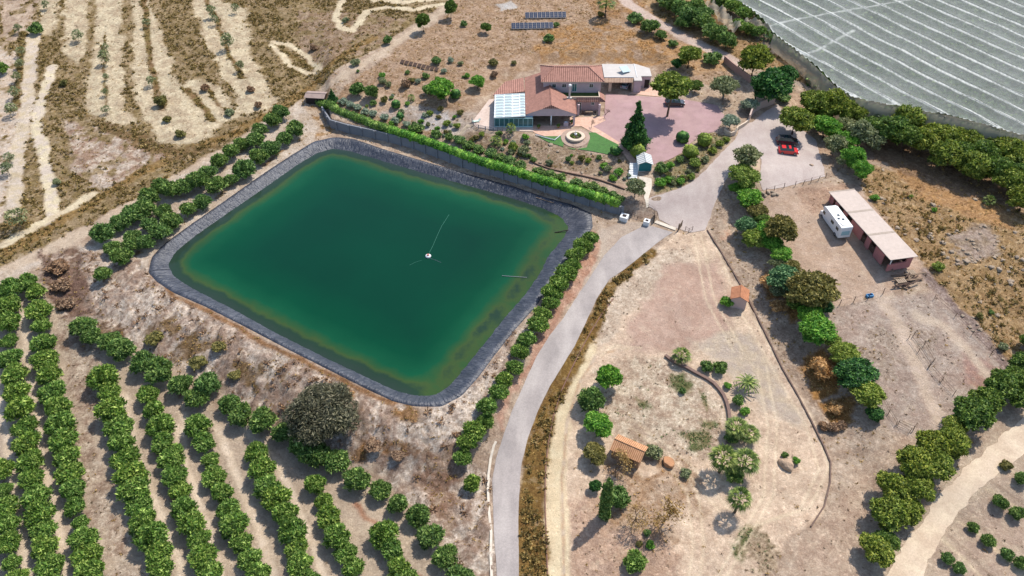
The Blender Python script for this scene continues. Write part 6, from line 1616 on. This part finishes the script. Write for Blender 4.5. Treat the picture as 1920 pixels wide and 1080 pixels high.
# ------------------------------------------------------------------ stable
sz = Z(*W0(1640, 440, .8)); SZ = lambda px, py, h: Vector((*W0(px, py, sz + h), sz + h))
C00 = SZ(1669.7, 487.7, 2.9); C01 = SZ(1553.6, 359.4, 2.9); C10 = SZ(1721.7, 482.6, 2.6); C11 = SZ(1604.5, 356.3, 2.6)
u = (C01 - C00); Ls = math.hypot(u.x, u.y); ang = math.atan2(u.y, u.x); Ws = ((C10 - C00).length + (C11 - C01).length) / 2
t = empty('stable_block', (C00.x, C00.y, sz), 'long pink stable with a low pitched pale corrugated roof', 'stable', ang)
# local x runs up the building, local -y points right (away from the open side)
m = MB(); m.slab([(0, -Ws, 2.62), (Ls, -Ws, 2.62), (Ls, 0, 2.92), (0, 0, 2.92)], .12); rf = m.build('roof', M_CORR, t)
M_STRIP = simple('weathered_strip', S(184,168,152), .9, .25, 1.5)
for f_ in (.33, .66):
    m = MB(); m.slab([(Ls * f_, -Ws + .05, 2.64), (Ls * f_ + .55, -Ws + .05, 2.64), (Ls * f_ + .55, -.05, 2.94), (Ls * f_, -.05, 2.94)], .015); m.build('roof_strip', M_STRIP, rf)
m = MB(); m.slab([(Ls - .3, -Ws - .02, 2.66), (Ls + .02, -Ws - .02, 2.66), (Ls + .02, .02, 2.95), (Ls - .3, .02, 2.95)], .02); m.build('roof_strip', M_STRIP, rf)
m = MB()
m.box(.5, -Ws + .35, -.3, Ls - .3, -Ws + .6, 2.55)                                  # back
m.box(.5, -Ws + .6, -.3, .75, -.6, 1.2); m.box(.5, -Ws + .6, 1.2, .75, -Ws + 1.5, 2.6)  # near end, low wall and pier
m.box(Ls - .55, -Ws + .6, -.3, Ls - .3, -.55, 2.6)
for a_, b_ in ((.115, .235), (.315, .375), (.44, .62), (.70, .76), (.84, .90)): m.box(Ls * a_, -.85, -.3, Ls * b_, -.6, 2.1)
m.box(Ls * .93, -.85, -.3, Ls - .05, -.6, 2.7)
m.build('wall', M_WALLP, t)
for a_, b_ in ((.235, .315), (.375, .44), (.62, .70), (.76, .84)):
    m = MB(); m.box(Ls * a_ + .02, -.8, 0, Ls * b_ - .02, -.72, 1.35); d = m.build('door', M_WOODD, t)
    m = MB(); m.box(Ls * (a_ + b_) / 2 - .08, -.72, .9, Ls * (a_ + b_) / 2 + .08, -.68, .95); m.build('handle', M_METAL, d)
m = MB(); m.box(.55, -1.0, 1.21, .68, -.85, 2.7); m.build('post', M_WHITE, t)
m = MB(); m.box(.85, -Ws + .7, 0, Ls - .6, -Ws + .74, 2.4); m.build('bay_shade_sheet', M_DARK, t)  # dark sheet added to paint the shade inside the open bays

# ------------------------------------------------------------------ motorhome
mz = Z(*W0(1560, 430, .9))
a = Vector((*W0(1570, 450, mz), mz)); b_ = Vector((*W0(1538, 406, mz), mz)); ang = math.atan2(b_.y - a.y, b_.x - a.x)
t = empty('motorhome', a, 'white motorhome parked beside the pink stable', 'motorhome', ang)
LM = (b_ - a).length + .1; WM = 2.25
prof = [(0, .45), (0, 2.75), (.2, 2.85), (LM - 1.0, 2.85), (LM - .35, 2.6), (LM - .15, 2.05), (LM - .55, 1.95), (LM - .2, 1.25), (LM + .35, 1.1), (LM + .45, .5), (LM + .3, .4), (.1, .4)]
bm = bmesh.new(); A_ = [bm.verts.new((x, 0, z)) for x, z in prof]; B_ = [bm.verts.new((x, -WM, z)) for x, z in prof]
bm.faces.new(A_); bm.faces.new(B_[::-1])
for i in range(len(prof)): bm.faces.new((A_[i], B_[i], B_[(i + 1) % len(prof)], A_[(i + 1) % len(prof)]))
mm_ = MB(); mm_.bm.free(); mm_.bm = bm; mm_.build('body', simple('motorhome_white', S(238,238,236), .3, .04, 1, spec=.5), t, bevel=.05)
m = MB()
for x0_, x1_, z0_, z1_ in ((.7, 1.6, 1.5, 2.1), (2.6, 3.6, 1.5, 2.1)): m.box(x0_, .003, z0_, x1_, .03, z1_)
m.build('side_window', M_GLASS, t)
m = MB(); m.slab([(LM - .52, -.15, 1.96), (LM - .18, -.15, 1.3), (LM - .18, -WM + .15, 1.3), (LM - .52, -WM + .15, 1.96)], -.03); m.build('windscreen', M_GLASS, t)
m = MB(); m.box(LM - 1.3, .004, 1.25, LM - .5, .03, 1.85); m.build('cab_window', M_GLASS, t)
m = MB(); m.box(-.03, -1.9, 1.0, -.003, -.35, 1.9); m.build('rear_panel', M_BLUEF, t)
for k, (x_, y_) in enumerate(((1.0, -.8), (2.3, -1.4), (2.6, -.7), (3.6, -1.1))):
    m = MB(); s_ = .42 if k == 0 else .2; m.box(x_ - s_, y_ - s_, 2.851, x_ + s_, y_ + s_, 2.93); m.build('roof_vent', M_GLASS if k else M_METAL, t)
def wheel(t, x, y, r=.33, wd=.2, s_=1):
    m = MB(); m.tube([(x, y - wd / 2, r), (x, y + wd / 2, r)], r, 16); w_ = m.build('wheel', M_TYRE, t)
    m = MB(); m.tube([(x, y + s_ * wd / 2, r), (x, y + s_ * (wd / 2 + .02), r)], r * .6, 12); m.build('rim', M_METAL, w_)
for x_ in (1.3, LM - .5):
    wheel(t, x_, -.08, .36, .22, 1); wheel(t, x_, -WM + .08, .36, .22, -1)
for y_ in (-.35, -WM + .35):
    m = MB(); m.box(LM + .4, y_ - .15, .7, LM + .47, y_ + .15, .9); m.build('headlight', M_METAL, t)

# ------------------------------------------------------------------ cars
def car(px0, py0, px1, py1, paint, label, L=4.0, Wc=1.72, suv=False):
    a = G(px0, py0); b_ = G(px1, py1); ang = math.atan2(b_.y - a.y, b_.x - a.x); c = (a + b_) / 2; c.z = Z(c.x, c.y) + .06
    t = empty('parked_car', c, label, 'car', ang)
    k = 1.25 if suv else 1.0
    low = [(-L/2, .35), (-L/2 - .02, .75 * k), (-L/2 + .12, .92 * k), (-.1 * L, .95 * k), (.22 * L, .92 * k), (L/2 - .25, .78 * k), (L/2, .6 * k), (L/2, .3), (-L/2 + .1, .25)]
    cab = [(-L/2 + .18, .9 * k), (-L/2 + .5, 1.38 * k), (-.30, 1.47 * k), (.12 * L, 1.40 * k), (.28 * L, .9 * k)]
    def ext(prof, w0, w1, name, mat, zs=None, bev=.06):
        bm = bmesh.new(); z0 = min(p[1] for p in prof); z1 = max(p[1] for p in prof)
        f = lambda z: w0 + (w1 - w0) * (z - z0) / (z1 - z0)
        A_ = [bm.verts.new((x, f(z), z)) for x, z in prof]; B_ = [bm.verts.new((x, -f(z), z)) for x, z in prof]
        bm.faces.new(A_); bm.faces.new(B_[::-1]); n = len(prof)
        for i in range(n): bm.faces.new((A_[i], B_[i], B_[(i + 1) % n], A_[(i + 1) % n]))
        m = MB(); m.bm.free(); m.bm = bm; return m.build(name, mat, t, bevel=bev)
    ext(low, Wc / 2, Wc / 2 - .04, 'body', paint)
    ext(cab, Wc / 2 - .08, Wc / 2 - .28, 'windows', M_GLASS, bev=.03)
    m = MB(); m.slab([(-L/2 + .52, -Wc/2 + .27, 1.44 * k), (.10 * L, -Wc/2 + .27, 1.45 * k), (.10 * L, Wc/2 - .27, 1.45 * k), (-L/2 + .52, Wc/2 - .27, 1.44 * k)], .07); m.build('roof', paint, t, bevel=.02)
    for x_ in (-L/2 + .72, L/2 - .75):
        wheel(t, x_, Wc/2 - .1, .32 * (1.1 if suv else 1), .2, 1); wheel(t, x_, -Wc/2 + .1, .32 * (1.1 if suv else 1), .2, -1)
    for y_ in (-.6, .6):
        m = MB(); m.box(L/2 - .12, y_ - .2, .58 * k, L/2 + .02, y_ + .2, .72 * k); m.build('headlight', M_WHITE, t)
        m = MB(); m.box(-L/2 - .04, y_ - .12, .65 * k, -L/2 + .05, y_ + .12, .85 * k); m.build('tail_light', simple('red_lens', S(170,30,30), .3, .1), t)
def paint(name, c):
    m = simple(name, c, .28, .04, 1, spec=.6); m.node_tree.nodes['Principled BSDF'].inputs['Coat Weight'].default_value = .5; return m
car(1461, 284, 1493, 289, paint('red_paint', S(214,20,34)), 'small red hatchback parked beside the dark van')
car(1455, 267, 1494, 274, paint('black_paint', S(40,46,56)), 'dark grey van-like car parked behind the red hatchback', 4.5, 1.85, True)
car(1246, 196, 1283, 197, paint('black_gloss', S(28,32,36)), 'black car half hidden behind the umbrella pine trunk', 4.3, 1.8)
car(1171, 166, 1176, 158, paint('silver_paint', S(170,176,182)), 'silver car inside the dark garage opening', 3.9, 1.7)

# ------------------------------------------------------------------ pond fittings
def PW(px, py, h=0): return Vector((*W0(px, py, WZ + h), WZ + h))
c = PW(803, 481)
t = empty('pond_float', c, 'small round white float in the middle of the pond', 'float')
m = MB(); m.lathe([(.5, -.1), (.55, .15), (.45, .3), (.2, .34)], 16); m.build('buoy', M_WHITE, t, smooth=True)
m = MB(); m.lathe([(.25, .3), (.22, .5), (.1, .52)], 12); m.build('cap', simple('faded_red_plastic', S(196,120,110), .6, .1), t)
for pts, l in (([(805,474),(812,460),(818,446),(828,424),(842,402)], 'thin rope trailing up from the white float'), ([(806,484),(815,487),(827,492)], 'thin pale rope right of the white float'), ([(790,488),(778,492),(768,497)], 'thin submerged rope left of the white float')):
    m = MB(); m.tube([PW(x, y, .015) for x, y in pts], .03, 4); o = m.build('mooring_rope', simple('pale_rope', S(70,130,110), .8, .1) if pts[0][0] != 806 else M_METAL); tag(o, l, 'rope')
m = MB(); m.tube([PW(941, 517, .08), PW(985, 520, .1), G(1022, 521) + Vector((0, 0, .25))], .05, 6); o = m.build('water_pipe', M_METAL); tag(o, 'thin white pipe running from the east bank into the pond', 'pipe')
m = MB(); m.tube([PW(1040, 436, .05), PW(1062, 432, .3), G(1092, 427) + Vector((0, 0, .25))], .09, 6); o = m.build('water_pipe', M_DARK); tag(o, 'dark pipe crossing the liner at the pond east corner', 'pipe')
m = MB(); m.tube([G(1005, 374) + Vector((0, 0, .2)), G(1030, 381) + Vector((0, 0, .2)), G(1062, 391) + Vector((0, 0, .2))], .09, 6); o = m.build('water_pipe', M_WOOD); tag(o, 'brown pipe lying between liner and retaining wall', 'pipe')

# ------------------------------------------------------------------ boulders and scrap
def boulder(px, py, r, sc, lab, seed, mat=M_ROCK, flat=False):
    g = G(px, py); bm = bmesh.new(); bmesh.ops.create_icosphere(bm, subdivisions=3, radius=1)
    rs = RS(seed); off = rs.uniform(0, 50)
    for v in bm.verts:
        n_ = float(fbm(v.co.x * 1.6 + off + v.co.z, v.co.y * 1.6 + off, seed, 3)); v.co *= .75 + .5 * n_
        v.co = Vector((v.co.x * sc[0], v.co.y * sc[1], v.co.z * sc[2])) * r
        if flat: v.co.z = min(v.co.z, r * sc[2] * .45)
    m = MB(); m.bm.free(); m.bm = bm; o = m.build('boulder', mat, None, (g.x, g.y, g.z + r * sc[2] * .35), rs.uniform(0, 6)); tag(o, lab, 'boulder')
boulder(1253, 869, 1.0, (1.0, .8, .8), 'flat topped orange-brown boulder right of the tiled hut', 5, simple('orange_stone', S(204,150,108), .9, .3, 1, bmp=.3), True)
boulder(1475, 874, 1.1, (1, .8, .7), 'big rounded boulder below two small saplings', 6)
boulder(1465, 869, .7, (1, .8, .8), 'smaller boulder touching the big rounded one', 7)
for i, (x, y, r) in enumerate(((1430,364,.5),(1440,362,.45),(1448,361,.4),(1456,365,.45),(1435,368,.35),(1450,366,.5))):
    boulder(x, y, r, (1.2, .8, .7), f'pale stone, {ORD[i+1]} from the list of the heap by the short fence'.replace('from the list of', 'stone of'), 20 + i, M_STONE)
boulder(1521, 310, .35, (1.3, .8, .6), 'small stone alone on the parking area gravel', 31)
rsx = RS(77)
for i in range(22):
    px, py = 1700 + rsx.normal(0, 15), 528 + rsx.normal(0, 10); g = G(px, py)
    m = MB(); L = rsx.uniform(1.2, 3.2); m.box(-L / 2, -.12, 0, L / 2, .12, .12)
    o = m.build('scrap_plank', M_WOOD if i % 3 else M_WOODD, None, (g.x, g.y, g.z + rsx.uniform(.05, .7)), rsx.normal(.7, .6)); o.rotation_euler[1] = rsx.uniform(-.25, .25)
    tag(o, 'weathered plank in the scrap heap below the stable', 'plank', 'planks in the scrap heap below the stable')
for i, (x, y, lab) in enumerate(((1688, 531, 'pale wooden crate at the left of the scrap heap'), (1705, 515, 'pale wooden crate at the top of the scrap heap'))):
    g = G(x, y); t = empty('wooden_crate', g, lab, 'crate', .2); m = MB(); m.box(-.8, -.5, 0, .8, .5, .6); m.build('crate_body', M_WOOD, t, bevel=.02)
    m = MB()
    for k in range(5): m.box(-.85 + k * .35, -.52, .601, -.6 + k * .35, .52, .63)
    m.build('slats', M_STONE, t)
g = G(1630, 556); t = empty('water_trough', g, 'small bright blue trough beside the post fence', 'trough', .2)
m = MB(); m.box(-.6, -.3, 0, .6, .3, .12); m.box(-.6, -.3, .12, -.5, .3, .45); m.box(.5, -.3, .12, .6, .3, .45); m.box(-.5, -.3, .12, .5, -.2, .45); m.box(-.5, .2, .12, .5, .3, .45); m.build('tub', simple('blue_plastic', S(70,150,200), .5, .1), t)

# ------------------------------------------------------------------ netting over the fruit field
zc = float(T(np.array([80.]), np.array([190.]))[0]) + 3.3
NP = np.array([W0(*p, zc) for p in [(1375,0),(1390,10),(1405,20),(1422,32),(1436,48),(1450,66),(1470,82),(1497,100),(1530,130),(1563,163),(1597,186),(1650,197),(1697,204),(1780,221),(1850,238),(1925,259)]])
NP = np.vstack([NP, [W0(2050, 300, zc)], [W0(2500, 250, zc)], [W0(2500, -260, zc)], [W0(1250, -260, zc)], [W0(1335, -60, zc)]])
pa, pb = np.array(W0(1657, 57, zc)), np.array(W0(1923, 187, zc)); du = (pb - pa) / np.hypot(*(pb - pa)); dn = np.array([-du[1], du[0]])
per = 5.2
xs = np.arange(NP[:, 0].min(), NP[:, 0].max(), .55); ys = np.arange(NP[:, 1].min(), NP[:, 1].max(), .55)
X, Y = np.meshgrid(xs, ys); ins = inpoly(X.ravel(), Y.ravel(), NP).reshape(X.shape)
edge = dline(X.ravel(), Y.ravel(), NP, True).reshape(X.shape)
ph = (((X - pa[0]) * dn[0] + (Y - pa[1]) * dn[1]) / per + .25 * (fbm(X * .03, Y * .03, 3, 2) - .5))
fr = np.abs(ph - np.round(ph)) * 2            # 0 at a seam, 1 between seams
for xs_ in ([(1440,52),(1500,38),(1600,20),(1760,-5)], [(1470,112),(1530,98),(1600,60)]):
    dl = dline(X.ravel(), Y.ravel(), np.array([W0(*p, zc) for p in xs_])).reshape(X.shape)
    fr = np.minimum(fr, np.clip(.13 + dl / 5, 0, 1))
fr = np.minimum(fr, np.clip(edge / 3.0 + .1 * (fbm(X * .3, Y * .3, 4, 2) > .5), 0, 1))
along = X * du[0] + Y * du[1]
Zn = zc + .55 * (1 - fr) ** 1.0 - .25 * (fbm(X * .15, Y * .15, 13, 3) - .5) * 2
Zn = Zn - .35 * (1 - sst(0, 2.2, edge)) * fbm(X * .4, Y * .4, 19, 2)
idx = -np.ones(X.size, int); fl = ins.ravel(); idx[fl] = np.arange(fl.sum())
I = idx.reshape(X.shape); q = np.stack([I[:-1, :-1], I[:-1, 1:], I[1:, 1:], I[1:, :-1]], -1).reshape(-1, 4); q = q[(q >= 0).all(1)]
Vn = np.column_stack([X.ravel()[fl], Y.ravel()[fl], Zn.ravel()[fl]])
mn, nt, b = newmat('crop_netting')
at = N(nt, 'ShaderNodeAttribute', attribute_name='seam')
wob = noise_fac(nt, .35, 4, .6, .3, .7, (-.05, .05)); ad = N(nt, 'ShaderNodeMath', operation='ADD'); nt.links.new(at.outputs['Fac'], ad.inputs[0]); nt.links.new(wob, ad.inputs[1])
mr = N(nt, 'ShaderNodeMapRange'); mr.inputs[1].default_value = .08; mr.inputs[2].default_value = .24; mr.inputs[3].default_value = 1; mr.inputs[4].default_value = 0; nt.links.new(ad.outputs[0], mr.inputs[0])
cl = noise_fac(nt, .06, 5, .6, .35, .65, (.0, 1)); c = mixc(nt, cl, S(154,158,152), S(130,136,128)); c = mixc(nt, mr.outputs[0], c, S(196,197,190))
nt.links.new(c, b.inputs['Base Color']); b.inputs['Roughness'].default_value = .8
tr = N(nt, 'ShaderNodeBsdfTransparent'); mx = N(nt, 'ShaderNodeMixShader')
op = N(nt, 'ShaderNodeMapRange'); op.inputs[3].default_value = .50; op.inputs[4].default_value = .88; nt.links.new(mr.outputs[0], op.inputs[0])
fz = noise_fac(nt, .9, 4, .7, .35, .65, (-.08, .08), stretch=(1, 1, 1)); ad2 = N(nt, 'ShaderNodeMath', operation='ADD'); nt.links.new(op.outputs[0], ad2.inputs[0]); nt.links.new(fz, ad2.inputs[1])
nt.links.new(ad2.outputs[0], mx.inputs[0]); nt.links.new(tr.outputs[0], mx.inputs[1]); nt.links.new(b.outputs[0], mx.inputs[2]); nt.links.new(mx.outputs[0], nt.nodes['Material Output'].inputs[0])
root = empty('netting_canopy', (*NP[10], zc - 3.3), 'vast grey-white netting canopy in parallel strips over the fruit field', 'netting')
me = mesh_np('net_roof', Vn - np.array(root.location), q, mn, True, dict(seam=fr.ravel()[fl])); link('net_roof', me, root)
# seam cords and cross cables
m = MB()
for k in range(-30, 30):
    for a_ in np.arange(-200, 260, 3.0):
        p = pa + dn * per * k + du * a_; p2 = p + du * 3.0
        if inpoly(np.array([p[0], p2[0]]), np.array([p[1], p2[1]]), NP).all() and abs(p[0]) < 200 and p[1] < 262: m.tube([Vector((*p, zc + .62)) - root.location, Vector((*p2, zc + .62)) - root.location], .05, 3)
m.build('support_wire', M_METAL, root)
# side curtain and posts
SP = [(1440,92),(1462,104),(1490,124),(1530,150),(1570,176),(1603,193),(1660,210),(1720,226),(1800,245),(1860,259),(1925,275),(2050,300)]
mc_, nt, b = newmat('side_netting'); b.inputs['Base Color'].default_value = (*S(214,202,180), 1); b.inputs['Roughness'].default_value = .9
tr = N(nt, 'ShaderNodeBsdfTransparent'); mx = N(nt, 'ShaderNodeMixShader'); mx.inputs[0].default_value = .62
tl = N(nt, 'ShaderNodeBsdfTranslucent'); tl.inputs[0].default_value = (*S(214,202,180), 1); mt2 = N(nt, 'ShaderNodeMixShader'); mt2.inputs[0].default_value = .5
nt.links.new(b.outputs[0], mt2.inputs[1]); nt.links.new(tl.outputs[0], mt2.inputs[2])
nt.links.new(tr.outputs[0], mx.inputs[1]); nt.links.new(mt2.outputs[0], mx.inputs[2]); nt.links.new(mx.outputs[0], nt.nodes['Material Output'].inputs[0])
EP = [Vector((*NP[i], zc)) for i in range(5, 17)]
V = []; F = []
pts = []
for a_, b_ in zip(EP[:-1], EP[1:]):
    n = max(1, int((b_ - a_).length / .8))
    for i in range(n): pts.append(a_.lerp(b_, i / n))
for i, p in enumerate(pts):
    gz_ = Z(p.x, p.y); wv_ = .25 * math.sin(i * .9) + .2 * math.sin(i * .37)
    V += [(p.x + .25, p.y + .9, zc + .05), (p.x - .05, p.y - .1, zc - .25 + .1 * math.sin(i)), (p.x - .5 + wv_, p.y - .9, (zc + gz_) / 2), (p.x - .2, p.y - 1.0, gz_ + .02)]
    if i: o_ = 4 * i; F += [(o_ - 4 + q_, o_ + q_, o_ + 1 + q_, o_ - 3 + q_) for q_ in range(3)]
me = mesh_np('side_net', np.array(V) - np.array(root.location), np.array(F), mc_, True); link('side_net', me, root)
for i in range(0, len(pts), 6):
    p = pts[i]; m = MB(); m.tube([Vector((p.x, p.y, Z(p.x, p.y) - .2)) - root.location, Vector((p.x, p.y, zc + .2)) - root.location], .07, 6); m.build('post', M_METAL, root)
# torn loose edge hanging between the lane trees
LE = [(1322,-2),(1330,8),(1345,18),(1357,34),(1362,44),(1378,48),(1386,40),(1398,36),(1420,44),(1436,54)]
V = []; F = []; rsx = RS(9)
for i in range(60):
    f_ = i / 59 * (len(LE) - 1); k = min(int(f_), len(LE) - 2); q_ = f_ - k
    px = LE[k][0] + (LE[k + 1][0] - LE[k][0]) * q_; py = LE[k][1] + (LE[k + 1][1] - LE[k][1]) * q_
    for j_ in range(7):
        w_ = j_ / 6
        x_, y_ = W0(px + w_ * 14, py - w_ * 4 * (1 + .5 * math.sin(i * .5)), zc)
        V.append((x_, y_, zc - 1.6 + 1.4 * w_ + .5 * math.sin(i * .7 + j_) + .3 * math.sin(i * 1.9)))
        if i and j_: o_ = i * 7 + j_; F.append((o_ - 8, o_ - 7, o_, o_ - 1))
me = mesh_np('torn_netting', np.array(V), np.array(F), mc_, True); tag(link('torn_netting', me), 'loose torn strip of netting draped over trees beside the canopy', 'netting')
# crop rows under the net
L = []
rsx = RS(15)
V = []; Nn = []
for k in range(-22, 22):
    for a_ in np.arange(-60, 160, .35):
        p = pa + dn * per * (k + .5) + du * a_
        if 20 < p[0] < 190 and p[1] < 250: V.append(p)
V = np.array(V); k_ = inpoly(V[:, 0], V[:, 1], NP) ; V = V[k_]
rep = np.repeat(V, 6, 0) + rsx.normal(0, .75, (len(V) * 6, 2)); zz = T(rep[:, 0], rep[:, 1]) + rsx.uniform(.3, 1.9, len(rep))
v_, f_ = quads(np.column_stack([rep, zz]), rsx.normal(0, 1, (len(rep), 3)) + [0, 0, 1], .42, rsx, 1.3, .6)
tag(link('crop_rows', mesh_np('crop_rows', v_, f_, FM['citrusd'])), 'dark green crop rows growing beneath the netting canopy', 'crop', kind='stuff')

# ------------------------------------------------------------------ checks
seen = {}
for o in bpy.data.objects:
    if o.parent is None and 'label' in o:
        l = o['label']; nw = len(l.split())
        if not 4 <= nw <= 16: print('LEN', nw, o.name, l)
        if l in seen and 'group' not in o: print('DUP', l)
        seen[l] = 1
